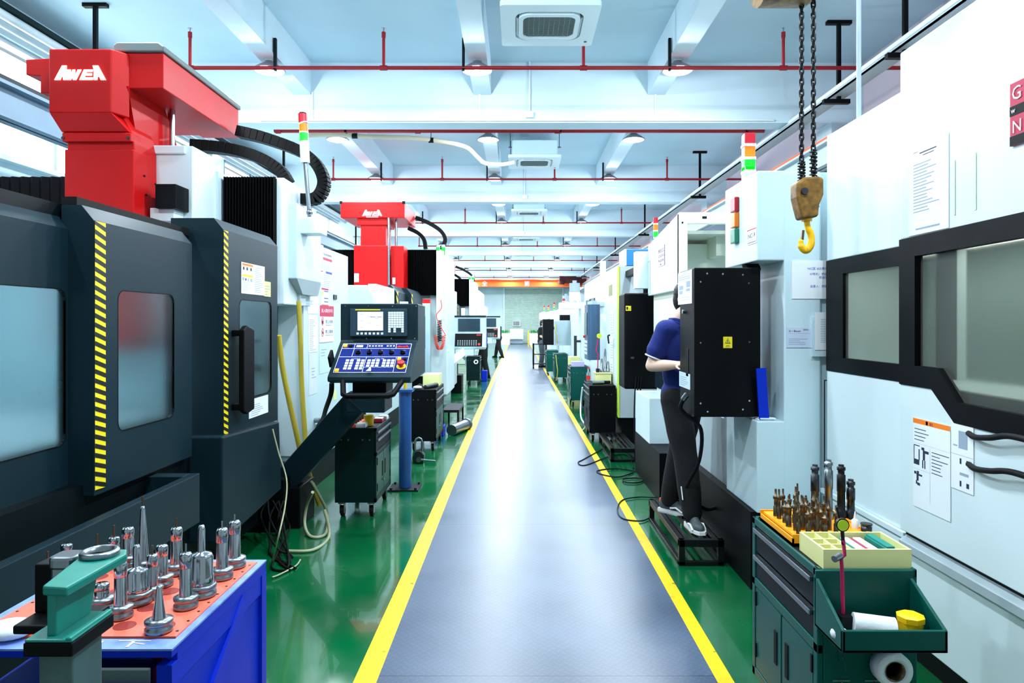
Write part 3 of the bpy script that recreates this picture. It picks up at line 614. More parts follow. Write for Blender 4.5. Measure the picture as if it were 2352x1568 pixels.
# ---------------------------------------------------------------- R4
r4 = thing('machining_center', 'white machine with lime green corner stripe behind the black tool cart', 'machine', (1.37, 9.3, 0))
MB().box(1.37, 2.7, 9.32, 10.6, .36, 2.415).build('body', A['white_paint'], r4, .01)
MB().box(1.385, 2.7, 9.3, 9.32, .36, 2.41).build('side_panel', A['grey_paint'], r4)
MB().box(1.364, 1.38, 9.298, 9.42, .36, 2.41).build('corner_stripe', A['lime'], r4)
MB().box(1.42, 2.7, 9.35, 10.55, 0, .36).build('base', A['black_paint'], r4)
sheet(r4, 'nameplate', (1.368, 10.3, 2.04), R_, U_, .35, .16, [(.1, .2, .4, .8, 0), (.5, .3, .9, .7, 0)], col=mat('logo_olive', (140, 150, 90), .5))
sheet(r4, 'inspection_label', (1.368, 9.65, 1.95), R_, U_, .1, .16, lines(4), col=A['paper'])
for z in (1.5, 1.1, .78): sheet(r4, 'notice_sheet', (1.367, 10.1, z), R_, U_, .28, .32, lines(7, .1, .9, .1, .9, 6))
m = MB().tube(smooth_path([(1.32, 9.95, 1.35), (1.29, 9.8, 1.45), (1.29, 9.65, 1.47)], 4), .012, 8).build('grab_handle', A['rubber'], r4)
bb = MB().box(1.475, 2.0, 9.3, 9.8, 2.416, 2.64); bo = bb.build('blue_cabinet', A['blue_box'], r4, .005)
MB().box(1.45, 1.474, 9.3, 9.8, 2.416, 2.64).build('cabinet_side', A['white_paint'], r4)
x0, x1, y0, y1 = 1.2, 1.62, 7.72, 8.15
pd = MB().box(x0, x1, y0, y1, .9, 1.98).build('control_cabinet', A['black_paint'], r4, .02)
MB().cyl((1.5, 8.0, 1.975), (1.5, 8.0, 2.3), .04, n=10).box(1.46, 1.54, 7.98, 9.32, 2.26, 2.34).build('support_arm', A['black_paint'], r4)
sheet(pd, 'warning_label', (x0+.015, y0-.001, 1.78), (1, 0, 0), U_, .06, .055, [(.1, .2, .45, .8, 1), (.55, .3, .9, .4, 1)], col=A['sign_yellow'])
MB().box(x0+.07, x0+.11, y0-.004, y0, 1.24, 1.265).build('lock', A['steel'], pd)
m = MB()
for dx, e in ((.18, .08), (.21, .03), (.24, .12)): m.tube(smooth_path([(x0+dx-.05, y0-.01, 1.05), (x0+dx-.07, y0-.03, .8), (x0+dx-.07, y0-.02, .4), (x0+dx-.12+e, y0-.1, .03), (x0+dx, y0-.4, .015)], 6), .008, 8)
m.build('hanging_cable', A['rubber'], r4)
# ---------------------------------------------------------------- R5 to R8
r5 = thing('machining_center', 'white machine with tall blue-grey rounded control pendant behind the green carts', 'machine', (1.42, 11.9, 0))
MB().box(1.42, 2.7, 11.9, 14.6, .3, 2.44).build('body', A['white_paint'], r5, .02)
MB().box(1.48, 2.7, 11.95, 14.5, 0, .3).build('base', A['black_paint'], r5)
MB().box(1.45, 1.54, 12.0, 12.1, 2.44, 2.72).build('exhaust_post', A['white_paint'], r5)
MB().box(1.405, 1.42, 12.6, 14.2, 1.25, 2.1).build('door_window', A['smoked_pane'], r5); MB().box(1.39, 1.41, 13.3, 13.34, .9, 2.1).build('door_handle', A['steel'], r5)
p5 = MB(); p5.prism(rrect(1.1, 1.3, 10.75, 11.35, .08, 5), 'z', 1.06, 1.93); p5 = p5.build('control_pendant', mat('pendant_blue', (58, 88, 116), .3), r5)
MB().box(1.09, 1.1, 10.84, 11.26, 1.45, 1.8).build('screen', A['screen_off'], p5); m = MB()
for k in range(4):
    for j in range(5): m.box(1.092, 1.1, 10.86+j*.08, 10.91+j*.08, 1.14+k*.06, 1.18+k*.06)
m.build('keypad', A['button_white'], p5); MB().cyl((1.07, 11.2, 1.42), (1.1, 11.2, 1.42), .022, n=12).build('stop_button', A['stop_red'], p5)
MB().box(1.2, 1.28, 11.1, 11.95, 1.93, 2.0).box(1.2, 1.5, 11.85, 11.95, 1.93, 2.0).build('bracket', A['grey_paint'], r5)
r6 = thing('machining_center', 'white machine with sloping shoulder below the mist collectors', 'machine', (1.42, 15.2, 0))
MB().prism([(14.9, .2), (14.9, 1.9), (15.4, 2.1), (17.4, 2.1), (17.4, .2)], 'x', 1.42, 2.8).build('body', A['white_paint'], r6, .02)
MB().box(1.46, 2.7, 15, 17.3, 0, .2).build('base', A['black_paint'], r6)
MB().box(.95, 1.6, 15.4, 15.9, 1.955, 2.095).build('overhead_cover', A['white_paint'], r6)
MB().cyl((1.3, 15.45, .0), (1.3, 15.45, 1.35), .035, n=10).box(1.28, 1.44, 15.43, 15.47, 1.2, 1.25).build('air_gun_stand', A['dark_steel'], r6)
for k, (x, yy, s) in enumerate(((1.30, 15.65, 1.), (1.52, 18.4, 1.), (1.62, 23., 1.))):
    mc = thing('mist_collector', ['mist collector with grey filter drum on the nearer white machine, largest of three', 'mist collector with grey filter drum, middle one of three in line', 'mist collector with grey filter drum, smallest looking of three in line'][k], 'mist collector', (x, yy, 2.1), 'mist collectors on the white machines')
    MB().cyl((x, yy, 2.1), (x, yy, 2.14), .05, n=10).cyl((x, yy, 2.14), (x, yy, 2.34), .125, n=20).build('housing', A['white_paint'], mc)
    MB().cyl((x, yy, 2.345), (x, yy, 2.54), .118, n=20).build('filter_drum', A['filter_grey'], mc); MB().cyl((x, yy, 2.54), (x, yy, 2.6), .05, n=12).build('outlet', A['filter_grey'], mc)
r7 = thing('machining_center', 'white machine with grey door panel swung out over the walkway edge', 'machine', (1.3, 18, 0))
MB().box(1.42, 2.8, 17.6, 21.4, .2, 2.1).box(1.46, 2.7, 17.7, 21.3, 0, .2).build('body', A['white_paint'], r7, .02)
MB().box(XW(1273, 18.3), XW(1322, 18.3), 18.3, 18.36, ZW(793, 18.3), ZW(737, 18.3)).box(1.3, 1.45, 18.35, 18.5, 1.3, 1.5).build('control_panel', mat('panel_grey', (146, 166, 172), .5), r7)
m = MB().tube([(XW(1276, 18.25), 18.3, 1.6), (XW(1275, 18.25), 18.22, 1.5), (XW(1278, 18.25), 18.22, 1.35), (XW(1280, 18.25), 18.3, 1.1)], .012, 6); m.build('cable', A['hose_yellow'], r7)
MB().box(1.15, 1.43, 18.6, 18.9, 1.7, 1.85).build('head_box', A['black_paint'], r7)
r8 = thing('machining_center', 'white machine with black control cabinet in front of the man by the trolley', 'machine', (1.3, 22, 0))
MB().box(1.42, 2.8, 21.8, 26, 0, 2.1).build('body', A['white_paint'], r8, .02)
MB().box(XW(1247, 23.6), XW(1272, 23.6), 23.6, 24.1, ZW(792, 23.6), ZW(733, 23.6)).box(1.2, 1.45, 23.7, 23.9, 1.4, 1.5).build('control_cabinet', A['black_paint'], r8)
tower(r8, 1.5, 22.3, 2.42, .08, ['lamp_red', 'lamp_amber', 'lamp_green'], True, 'signal_lamp')
for k, (yy, z) in enumerate(((27, 2.1), (32, 2.1), (37, 2.2))):
    r9 = thing('machining_center', ['white machine with green signal lamp, farther along the white row', 'white machine with green signal lamp, second last of the white row', 'white machine with green signal lamp, last of the white row'][k], 'machine', (1.4, yy, 0))
    MB().box(1.3, 2.8, yy, yy+4.2, 0, z).build('body', A['white_paint'], r9, .02); MB().box(1.28, 1.3, yy+.8, yy+3, 1., 1.8).build('window', A['smoked_pane'], r9)
    tower(r9, 1.45, yy+.3, z+.34, .08, ['lamp_red', 'lamp_amber', 'lamp_green'], False, 'signal_lamp')
# ---------------------------------------------------------------- tool carts
def tool_cart(name, label, W, L_, Hh, front, side, tray=False, mirror=False, group='tool carts beside the machines'):
    t = local_thing(name, label, 'tool cart', group=group); sx = -1 if mirror else 1
    fx = -W/2*sx     # the front with drawers faces -x (or +x when mirrored)
    bx = lambda m, a, b, *r: m.box(fx+sx*a, fx+sx*b, *r)
    m = MB(); bx(m, .02, W, -L_/2, L_/2, .13, Hh-.02); bx(m, 0, .02, -L_/2, -L_/2+.035, .13, Hh); bx(m, 0, .02, L_/2-.035, L_/2, .13, Hh); bx(m, 0, .02, -L_/2, L_/2, .13, .17); bx(m, 0, .02, -L_/2, L_/2, .52, .555)
    bx(m, 0, W, -L_/2, -L_/2+.012, Hh-.03, Hh); bx(m, 0, W, L_/2-.012, L_/2, Hh-.03, Hh); bx(m, W-.012, W, -L_/2, L_/2, Hh-.03, Hh); bx(m, 0, .012, -L_/2, L_/2, Hh-.03, Hh)
    m.build('body', side, t, .004)
    m = MB(); bx(m, .02, W-.02, -L_/2+.015, L_/2-.015, Hh-.02, Hh-.008); m.build('top_mat', A['rubber'], t)
    for z0, z1 in ((.56, .66), (.67, Hh-.035)):
        m = MB(); bx(m, .004, .03, -L_/2+.04, L_/2-.04, z0, z1); d = m.build('drawer', A['darker_paint'] if front is not A['dark_green'] else A['black_paint'], t, .003)
        m = MB(); bx(m, -.012, .006, -L_/2+.04, L_/2-.04, z1-.022, z1-.004); m.build('handle', A['satin_steel'], d, .003)
    for k in (0, 1):
        y0 = -L_/2+.04+k*(L_/2-.035); m = MB(); bx(m, .002, .024, y0, y0+L_/2-.045, .175, .515); d = m.build('door', front, t, .003)
        ym = y0+(L_/2-.045)*(.82 if k == 0 else .18)
        m = MB(); bx(m, -.0015, .004, ym-.014, ym+.014, .3, .43); m.build('pull_slot', A['rubber'], d)
        m = MB(); ye = y0+.004 if k == 0 else y0+L_/2-.05
        for z in (.22, .44): m = MB(); bx(m, -.004, .006, ye-.006, ye+.006, z, z+.06); m.build('hinge', A['darker_paint'], d)
        if k == 0: m = MB().cyl((fx-sx*.014, ym, .27), (fx, ym, .27), .012, n=10); m.build('lock', A['steel'], d)
    for x in (-W/2+.05, W/2-.05):
        for y in (-L_/2+.06, L_/2-.06):
            c = MB().cyl((x-.014, y+.02, .045), (x+.014, y+.02, .045), .045, n=14).build('caster', A['rubber'], t); c['label'] = 'black caster wheel'
            MB().box(x-.02, x-.016, y-.02, y+.03, .03, .12).box(x+.016, x+.02, y-.02, y+.03, .03, .12).box(x-.03, x+.03, y-.03, y+.03, .112, .13).build('caster_fork', A['satin_steel'], c)
    if tray:
        y0, y1 = -L_/2-.2, -L_/2; x0, x1 = -W/2-.01, W/2-.02; z = Hh-.19
        m = MB().box(x0, x1, y0, y1, z, z+.012).box(x0, x1, y0, y0+.012, z, z+.07)
        for x in (x0, x1-.012): m.prism([(y0, z), (y0, z+.07), (y1, Hh-.02), (y1, z)], 'x', x, x+.012)
        m.box(x0, x1, y1-.012, y1, z, Hh); m.build('side_tray', side, t, .003)
        m = MB().box(-.1, .12, -L_/2-.006, -L_/2, z-.12, z-.03)
        for x in (-.09, .02, .1): m.tube([(x, -L_/2, z-.1), (x, -L_/2-.03, z-.11), (x, -L_/2-.035, z-.14)], .003, 6)
        m.build('hook_rail', A['green_cart'], t)
        for x in (-.09, .02): MB().box(x-.03, x+.03, -L_/2-.004, -L_/2, .43, .436).tube([(x, -L_/2, .43), (x, -L_/2-.02, .43), (x, -L_/2-.02, .4)], .003, 6).build('hook', A['satin_steel'], t)
    else:
        m = MB()
        for y, s in ((-L_/2, -1),):
            for x in (-.12, -.06, .06, .12): m.cyl((x, y-.002, .66), (x, y+.002, .66), .008, n=8)
        m.build('rivet', A['satin_steel'], t)
    return t
c1 = tool_cart('tool_cart', 'dark green tool cart with orange tray and cream organiser beside the big white machine', .34, .65, .81, A['green_cart'], A['green_cart'], True); c1.location = (1.19, 2.665, 0)
c2 = tool_cart('tool_cart', 'black tool cart before the lime striped machine, nearer the walkway', .36, .8, .78, A['darker_paint'], A['black_paint']); c2.location = (1.17, 9.85, 0)
c3 = tool_cart('tool_cart', 'green tool cart with pale lilac box on top, behind the black cart', .36, .75, .78, A['green_cart'], A['green_cart']); c3.location = (1.22, 13.8, 0)
dup(c3, (1.2, 18.2+1.2, 0), 'green tool cart with yellow air hose hanging down its end'); dup(c3, (1.08, 21.6, 0), 'small dark green tool cart next to the man by the trolley')
# ---- what stands on the near cart (top at z = .80)
zt = .803
tr = thing('tool_tray', 'orange plastic tool tray full of tools on the near green cart', 'tray', (1.21, 2.77, zt))
m = MB().prism([(1.04, 2.95), (1.04, 2.6), (1.35, 2.6), (1.35, 2.95)], 'z', zt, zt+.012)
m.box(1.04, 1.35, 2.6, 2.606, zt, zt+.045).box(1.04, 1.35, 2.944, 2.95, zt, zt+.045).box(1.34, 1.35, 2.6, 2.95, zt, zt+.045).box(1.04, 1.046, 2.6, 2.95, zt, zt+.03)
m.build('tray', A['orange_plastic'], tr)
m = MB().box(1.05, 1.34, 2.61, 2.94, zt+.03, zt+.04); m.build('rack_plate', A['orange_plastic'], tr)
def small_holder(h, r, m2='brown_steel'):
    t = local_thing('collet_tool', 'x', 'tool')
    MB().lathe([(r, 0), (r, h*.35), (r*.7, h*.38), (r*.7, h*.62), (r*1.1, h*.64), (r*1.1, h*.75), (r*.5, h*.77), (r*.45, h)], (0, 0, 0), 10).build('shank', A[m2], t); return t
n = 0; pr = None; rr = random.Random(3)
for i in range(5):
    for j in range(6):
        x = 1.075+i*.034+rr.uniform(-.005, .005); y = 2.625+j*.05+rr.uniform(-.008, .008)
        if pr is None: pr = small_holder(.1, .009); o = pr; o.location = (x, y, zt+.04); o['label'] = 'small brown steel tool standing in the orange tool tray'; o['group'] = 'small tools in the orange tray'
        else: o = dup(pr, (x, y, zt+.04)); 
        s = rr.uniform(.75, 1.25); o.scale = (s, s, rr.uniform(.8, 1.35))
for k, (px, py, h, mm, lab) in enumerate(((1872, 1175, .2, 'dark_steel', 'tall dark tool holder, first of the tall ones behind the orange tray'), (1903, 1178, .22, 'satin_steel', 'tall bright steel tool holder standing in the orange tray'), (1932, 1195, .2, 'black_metal', 'tall black tool holder standing in the orange tray'), (1954, 1195, .14, 'dark_steel', 'shorter grey tool holder beside the tall black one in the orange tray'))):
    t = thing('tool_holder', lab, 'tool holder', (XW(px, 2.83)+.0, 2.83, zt+.04), 'tall tool holders on the near cart'); x, y = t.location.x, 2.83
    MB().lathe([(.02, 0), (.022, .03), (.016, .035), (.015, h*.55), (.017, h*.56), (.017, h*.9), (.013, h*.91), (.013, h)], (x, y, zt+.04), 14).build('holder_body', A[mm], t)
    MB().lathe([(.017, 0), (.017, .012), (.011, .014), (.011, .022)], (x, y, zt+.04+h), 12).build('collet_nut', A[mm], t)
gb = thing('glue_bottle', 'small white dropper bottle in the orange tray', 'bottle', (XW(1964, 2.7), 2.7, zt+.04)); x, y = gb.location.x, 2.7
MB().lathe([(.013, 0), (.014, .03), (.006, .038)], (x, y, zt+.04), 12).build('bottle_body', A['paper'], gb); MB().lathe([(.006, .038), (.002, .065)], (x, y, zt+.04), 10).build('nozzle', A['paper'], gb)
tag(MB().lathe([(.02, 0), (.02, .02), (.015, .02), (.015, .026), (.022, .026), (.022, .03)], (XW(1990, 2.66), 2.66, zt+.04), 16).build('collet_nut', A['dark_steel']), 'round dark collet nut at the corner of the orange tray', 'nut')
ob = thing('organiser_box', 'cream plastic organiser box with compartments on the near green cart', 'box', (1.2, 2.46, zt))
m = MB().box(1.051, 1.351, 2.361, 2.559, zt, zt+.02)
for x in (1.05, 1.344): m.box(x, x+.008, 2.3685, 2.5515, zt+.0005, zt+.068)
for x in (1.1, 1.15): m.box(x, x+.008, 2.3685, 2.5515, zt+.019, zt+.065)
for y in (2.36, 2.42, 2.48, 2.552): m.box(1.0495 if y in (2.36, 2.552) else 1.0585, 1.3525 if y in (2.36, 2.552) else 1.149, y-.0003, y+.0083, zt+.0005, zt+.068 if y in (2.36, 2.552) else zt+.066)
m.build('box_body', A['cream_plastic'], ob)
for k, (x, mm) in enumerate(((1.185, 'teal_enamel'), (1.23, 'sign_red'), (1.28, 'teal_enamel'))):
    ib = thing('insert_case', ['teal insert case lying in the cream organiser box beside the empty compartments', 'red-edged insert case between the two teal ones', 'larger teal insert case at the end of the cream organiser box'][k], 'case', (x, 2.42, zt+.02))
    MB().box(x, x+.036, 2.385, 2.54, zt+.02, zt+.05).build('case', A[mm], ib, .003); MB().box(x+.004, x+.032, 2.39, 2.535, zt+.05, zt+.056).build('lid', A['paper' if k != 2 else 'teal_enamel'], ib, .002)
    if k == 2: ib.location.z += .012
di = thing('dial_indicator', 'yellow-green dial indicator on a magenta jointed arm, in the side tray of the near cart', 'gauge', (1.02, 2.27, .63))
q = lambda px, py, Y=2.27: P(px, py, Y)
b0 = q(1937, 1340); MB().box(b0.x-.02, b0.x+.02, 2.24, 2.3, .633, .69).build('magnet_base', A['black_metal'], di)
m = MB().tube([(b0.x, 2.27, .68), q(1934, 1310), q(1932, 1280)], .006, 8).tube([q(1932, 1280), q(1940, 1275), q(1937, 1240)], .006, 8); m.build('arm', mat('magenta', (190, 30, 90), .35), di)
MB().cyl(q(1910, 1279)+Vector((0, -.02, 0)), q(1930, 1276), .011, n=12).build('clamp_knob', A['satin_steel'], di)
MB().cyl(q(1936, 1206)+Vector((0, .012, 0)), q(1936, 1206)+Vector((0, 0, 0)), .022, n=24).tube([q(1936, 1212)+Vector((0, .006, 0)), q(1937, 1250)], .006, 8).tube([q(1930, 1190)+Vector((0, .006, 0)), q(1924, 1165)+Vector((0, .006, 0))], .004, 6).build('gauge_body', A['black_metal'], di)
MB().cyl(q(1936, 1206)+Vector((0, -.002, 0)), q(1936, 1206), .018, n=24).build('dial_face', mat('dial_lime', (200, 225, 40), .5), di)
cl = MB().cyl((1.09, 2.235, .672), (1.21, 2.205, .665), .036, .038, 14); co = cl.build('cloth_roll', A['cloth_white'])
dsp = co.modifiers.new('sub', 'SUBSURF'); dsp.levels = 2; dsp.render_levels = 2
tag(co, 'rolled white cloth lying in the side tray of the near cart', 'cloth')
tag(MB().ball((1.03, 2.2, .655), (.03, .025, .02), 10, 6).ball((1.06, 2.19, .65), (.02, .02, .015), 10, 6).build('crumpled_wrap', A['cloth_white']), 'small crumpled clear wrap beside the cloth roll', 'wrap')
yj = thing('yellow_jar', 'yellow plastic jar with lid in the side tray of the near cart', 'jar', (1.268, 2.22, .633))
MB().lathe([(.034, 0), (.038, .055)], (1.268, 2.22, .633), 20).build('jar_body', A['yellow_plastic'], yj); MB().lathe([(.042, .055), (.043, .072), (.03, .078), (.0, .078)], (1.268, 2.22, .633), 8, sm=False).build('lid', A['yellow_plastic'], yj)
tp = thing('tape_roll', 'white tape roll hanging on the end of the near green cart', 'tape', (1.26, 2.3, .44))
m = MB(); c = Vector((XW(2045, 2.31), 2.31, ZW(1532, 2.31))); n = 28
for a, b in (((.06, .0), (.033, .0)),): pass
m.lathe([(.034, 0), (.06, 0), (.06, .05), (.034, .05), (.034, 0)], c+Vector((0, .02, 0)), 28, axis=(0, -1, 0)); m.build('tape', A['cloth_white'], tp)
m = MB().lathe([(.031, -.001), (.034, -.001), (.034, .051), (.031, .051), (.031, -.001)], c+Vector((0, .02, 0)), 28, axis=(0, -1, 0)); m.build('core', A['brown_steel'], tp)
# ---- things on the farther carts
zc = .775
m = thing('pneumatic_grinder', 'black and steel hand grinder lying on the black tool cart', 'tool', (1.1, 9.7, zc))
MB().tube([(1.03, 9.55, zc+.035), (1.2, 9.62, zc+.035)], .032, 10).build('grip', A['satin_steel'], m); MB().tube([(1.2, 9.62, zc+.035), (1.3, 9.68, zc+.035)], [.025, .02], 10).build('motor', A['rubber'], m)
bx = thing('cream_box', 'cream plastic box on the black tool cart', 'box', (1.22, 9.95, zc)); MB().box(1.12, 1.34, 9.82, 10.1, zc, zc+.14).build('box_body', A['cream_plastic'], bx, .004); MB().box(1.11, 1.35, 9.81, 10.11, zc+.14, zc+.155).build('lid', A['cream_plastic'], bx, .003)
di2 = thing('dial_indicator', 'lime dial indicator on a red arm above the cream box on the black cart', 'gauge', (1.15, 9.9, zc+.155))
MB().box(1.13, 1.18, 9.88, 9.93, zc+.155, zc+.21).build('magnet_base', A['dark_steel'], di2); MB().tube([(1.155, 9.9, zc+.2), (1.16, 9.9, zc+.42), (1.13, 9.9, zc+.47), (1.17, 9.9, zc+.66)], .008, 8).build('arm', MATS['magenta'], di2)
MB().cyl((1.175, 9.88, zc+.68), (1.175, 9.9, zc+.68), .035, n=18).build('dial_face', MATS['dial_lime'], di2)
for k, (x, h) in enumerate(((1.22, .2), (1.27, .34), (1.31, .16))):
    t = thing('tool_holder', ['short steel tool holder on the cream box next to the lime dial gauge', 'tall slim steel tool holder on the cream box of the black cart', 'stubby steel tool holder at the end of the cream box of the black cart'][k], 'tool holder', (x, 9.95, zc+.155), 'tool holders on the cream box')
    MB().lathe([(.03, 0), (.03, .05), (.02, .055), (.018, h*.8), (.01, h)], (x, 9.95, zc+.155), 12).build('holder_body', A['satin_steel'], t)
bt = thing('drink_bottle', 'clear drink bottle with red label on the black tool cart', 'bottle', (1.03, 10.0, zc)); MB().lathe([(.03, 0), (.03, .12), (.013, .17), (.013, .2)], (1.03, 10, zc), 14).build('bottle_body', A['clear_pane'], bt); MB().lathe([(.031, .04), (.031, .1)], (1.03, 10, zc), 14).build('wrapper', A['stop_red'], bt); MB().cyl((1.03, 10, zc+.2), (1.03, 10, zc+.22), .015, n=10).build('cap', A['stop_red'], bt)
tag(MB().box(1.07, 1.32, 13.55, 13.75, zc, zc+.1).build('lilac_box', A['mauve'], None, .006), 'pale lilac plastic box on the green cart', 'box')
tag(MB().box(1.12, 1.36, 15.0, 15.3, 0, .9).build('cream_pedestal', A['cream_plastic'], None, .01), 'cream pedestal standing behind the green cart', 'pedestal')
tag(MB().tube(smooth_path([(1.06, 19.0, .75), (1.08, 18.9, .5), (1.1, 18.85, .3), (1.07, 18.9, .05)], 6), .012, 8).build('air_hose', A['hose_yellow']), 'yellow-green air hose hanging from a far green cart', 'hose')
tag(MB().tube(smooth_path([(1.0, 10.6, .65), (.98, 10.65, .4), (.97, 10.5, .2), (1.02, 10.32, .1), (1.0, 10.5, .012)], 6), .012, 8).build('white_hose', A['pipe_white']), 'white hose hanging behind the black tool cart', 'hose')
# ---- step stands (black steel)
def step(label, x0, x1, y0, y1, h, n):
    t = thing('step_stand', label, 'step', ((x0+x1)/2, (y0+y1)/2, 0), 'black steel step stands')
    m = MB().box(x0, x0+.04, y0, y1, h-.04, h).box(x1-.04, x1, y0, y1, h-.04, h).box(x0, x1, y0, y0+.04, h-.05, h).box(x0, x1, y1-.04, y1, h-.05, h).box(x0, x0+.03, y0, y1, 0, .03).box(x1-.03, x1, y0, y1, 0, .03).box(x0, x1, y0, y0+.03, 0, .03); m.build('frame', A['black_metal'], t, .003)
    st = (x1-x0-.04)/n
    for k in range(n): MB().box(x0+.04+k*st+.006, x0+.04+(k+1)*st-.03, y0+.04, y1-.04, h-.012, h).build('slat', A['black_metal'], t)
    for x in (x0, x1-.04):
        for y in (y0, y1-.04): MB().box(x, x+.04, y, y+.04, 0, h-.02).build('leg', A['black_metal'], t)
step('black slatted steel step stand under the feet of the man in the blue polo', 1.095, 1.40, 4.66, 5.74, .177, 4)
step('black slatted steel step stand lying beyond the man by the black tool cart', 1.1, 1.42, 8.12, 9.3, .16, 5)
# ---- loose cables on the floor
def gp(px, py, z=.012): Y = (H-z)*F/(py-VY); return Vector((XW(px, Y), Y, z))
tag(MB().tube(smooth_path([gp(1440, 985), gp(1400, 1020), gp(1345, 1052), gp(1328, 1062), gp(1345, 1068), gp(1400, 1048), gp(1440, 1045), gp(1455, 1075)], 8), .007, 8).build('floor_cable', A['rubber']), 'black cable looping out over the walkway and yellow line', 'cable')
tag(MB().tube(smooth_path([gp(1455, 1085), gp(1420, 1095), gp(1378, 1088), gp(1375, 1080), gp(1420, 1076), gp(1470, 1085), gp(1475, 1105), gp(1440, 1108), gp(1432, 1100), gp(1470, 1098), gp(1500, 1110), gp(1510, 1118)], 8), .007, 8).build('floor_cable', A['rubber']), 'black cable coiled on the green floor by the step stands', 'cable')
tag(MB().tube(smooth_path([gp(1535, 1110), gp(1515, 1140), gp(1470, 1141), gp(1430, 1148), gp(1418, 1170), gp(1430, 1190), gp(1470, 1196), gp(1490, 1190)], 8), .006, 8).build('floor_cable', A['dark_green']), 'thin dark green cable loop across the yellow line beside the step stand', 'cable')
# ---- chain hoist
hx, hy = XW(1853, 3.5), 3.5
ho = thing('chain_hoist', 'yellow chain hoist with two black chains and a hook hanging before the white machines', 'hoist', (hx, hy, ZW(585, hy)))
MB().cyl((XW(1800, hy)-.12, hy, 3.42), (XW(1800, hy)+.12, hy, 3.42), .16, n=18).box(hx-.08, hx+.06, hy-.07, hy+.07, 3.3, 3.6).build('hoist_body', A['hook_yellow'], ho)
MB().cyl((hx-.06, hy, 3.5), (hx-.06, hy, 5.1), .02, n=8).build('suspension_rod', A['dark_steel'], ho)
def chain(x, z0, z1):
    m = MB(); p = .028; k = 0; z = z0
    while z > z1:
        pts = []
        for i in range(12):
            t = 2*math.pi*i/12; a, b = .0095*math.cos(t), .012*math.sin(t)+(.0085 if math.sin(t) > 0 else -.0085)
            pts.append((x+(a*.71), hy+(a*.71 if k % 2 else -a*.71), z-.02+b))
        m.tube(pts, .0046, 6, cyc=True); z -= p; k += 1
    return m
xa, xb = XW(1841, hy), XW(1868, hy)
chain(xa, 3.34, ZW(412, hy)).build('chain', A['black_metal'], ho); chain(xb, 3.34, ZW(405, hy)).build('chain', A['black_metal'], ho)
for x, a, b in ((xa, 372, 418), (xb, 345, 406)):
    z0, z1 = ZW(a, hy), ZW(b, hy); MB().tube([(x+.017*math.cos(t*.7), hy+.017*math.sin(t*.7), z0+(z1-z0)*t/63) for t in range(64)], .004, 6).build('buffer_spring', A['black_metal'], ho)
z = lambda py: ZW(py, hy); xx = lambda px: XW(px, hy)
side = [(xx(1822), z(424)), (xx(1840), z(410)), (xx(1872), z(408)), (xx(1884), z(412)), (xx(1884), z(450)), (xx(1874), z(475)), (xx(1872), z(500)), (xx(1835), z(505)), (xx(1828), z(480)), (xx(1822), z(455))]
MB().prism(side, 'y', hy-.045, hy+.045).build('hook_block', A['hook_yellow'], ho, .012, 3)
MB().cyl((xx(1839), hy-.055, z(443)), (xx(1839), hy-.03, z(443)), .017, n=14).build('bolt', A['dark_steel'], ho); MB().cyl((xx(1862), hy, z(474)), (xx(1878)+.006, hy, z(474)), .007, n=8).build('side_pin', A['dark_steel'], ho)
hk = smooth_path([(xx(1853), hy, z(503)), (xx(1855), hy, z(520)), (xx(1863), hy, z(540)), (xx(1862), hy, z(562)), (xx(1851), hy, z(575)), (xx(1841), hy, z(566)), (xx(1839), hy, z(550))], 6)
MB().tube(hk, [.015]*8+[.017]*8+[.019]*8+[.018]*8+[.013]*4+[.008], 10).cyl((xx(1853), hy, z(508)), (xx(1853), hy, z(498)), .026, n=12).build('hook', A['hook_bright'], ho)
MB().obox((xx(1843), hy, z(540)), (.012, .016, .05), Euler((0, .1, 0)).to_matrix()).build('latch', A['brown_steel'], ho)
# ================================================================ red-columned machine row
LR, UP = (0, 1, 0), (0, 0, 1)
LOGO = [[(0, 0), (.115, 0), (.135, .22), (.165, .22), (.17, 0), (.235, 0), (.235, 1), (.15, 1)], [(.245, 0), (.25, .72), (.315, .72), (.32, .3), (.355, .72), (.40, .72), (.40, .3), (.455, .72), (.525, .72), (.42, 0), (.36, 0), (.35, .3), (.32, 0)],
        [(.485, 0), (.575, .72), (.745, .72), (.735, .56), (.625, .56), (.615, .46), (.73, .46), (.725, .3), (.595, .3), (.59, .18), (.745, .18), (.74, 0)], [(.765, 0), (.765, .72), (.745, 1), (.85, 1), (1, 0), (.9, 0), (.875, .22), (.84, .22), (.83, 0)]]
def logo(o, right, up, w_, h_, m, parent, under=False):
    o, right, up = Vector(o), Vector(right), Vector(up); n = right.cross(up); mb = MB()
    for poly in LOGO:
        a = [o+right*p[0]*w_+up*p[1]*h_ for p in poly]; k = len(a)
        mb.add(a+[q+n*.006 for q in a], [list(range(k, 2*k))]+[(i, (i+1) % k, k+(i+1) % k, k+i) for i in range(k)])
    if under: mb.add([o+right*w_*x+up*h_*y+n*.005 for x, y in ((.2, -.22), (.8, -.22), (.8, -.14), (.2, -.14))], [(0, 1, 2, 3)])
    return mb.build('logo_lettering', A[m], parent)
def hazard(parent, x, y0, y1, z0, z1, pitch=.043):
    m = MB(); m.quad((x, y0, z0), (x, y1, z0), (x, y1, z1), (x, y0, z1)); m.m = 1
    z = z0-pitch
    while z < z1:
        q = [(y0, z+pitch*.6), (y0, z+pitch*1.1), (y1, z+pitch*.5), (y1, z)]
        q = [(x+.0008, a, min(max(b, z0), z1)) for a, b in q]; m.quad(q[0], q[3], q[2], q[1]); z += pitch
    o = m.build('hazard_stripe', [A['hazard_yellow'], A['hazard_black']], parent); o['label'] = 'yellow and black hazard stripe'; return o
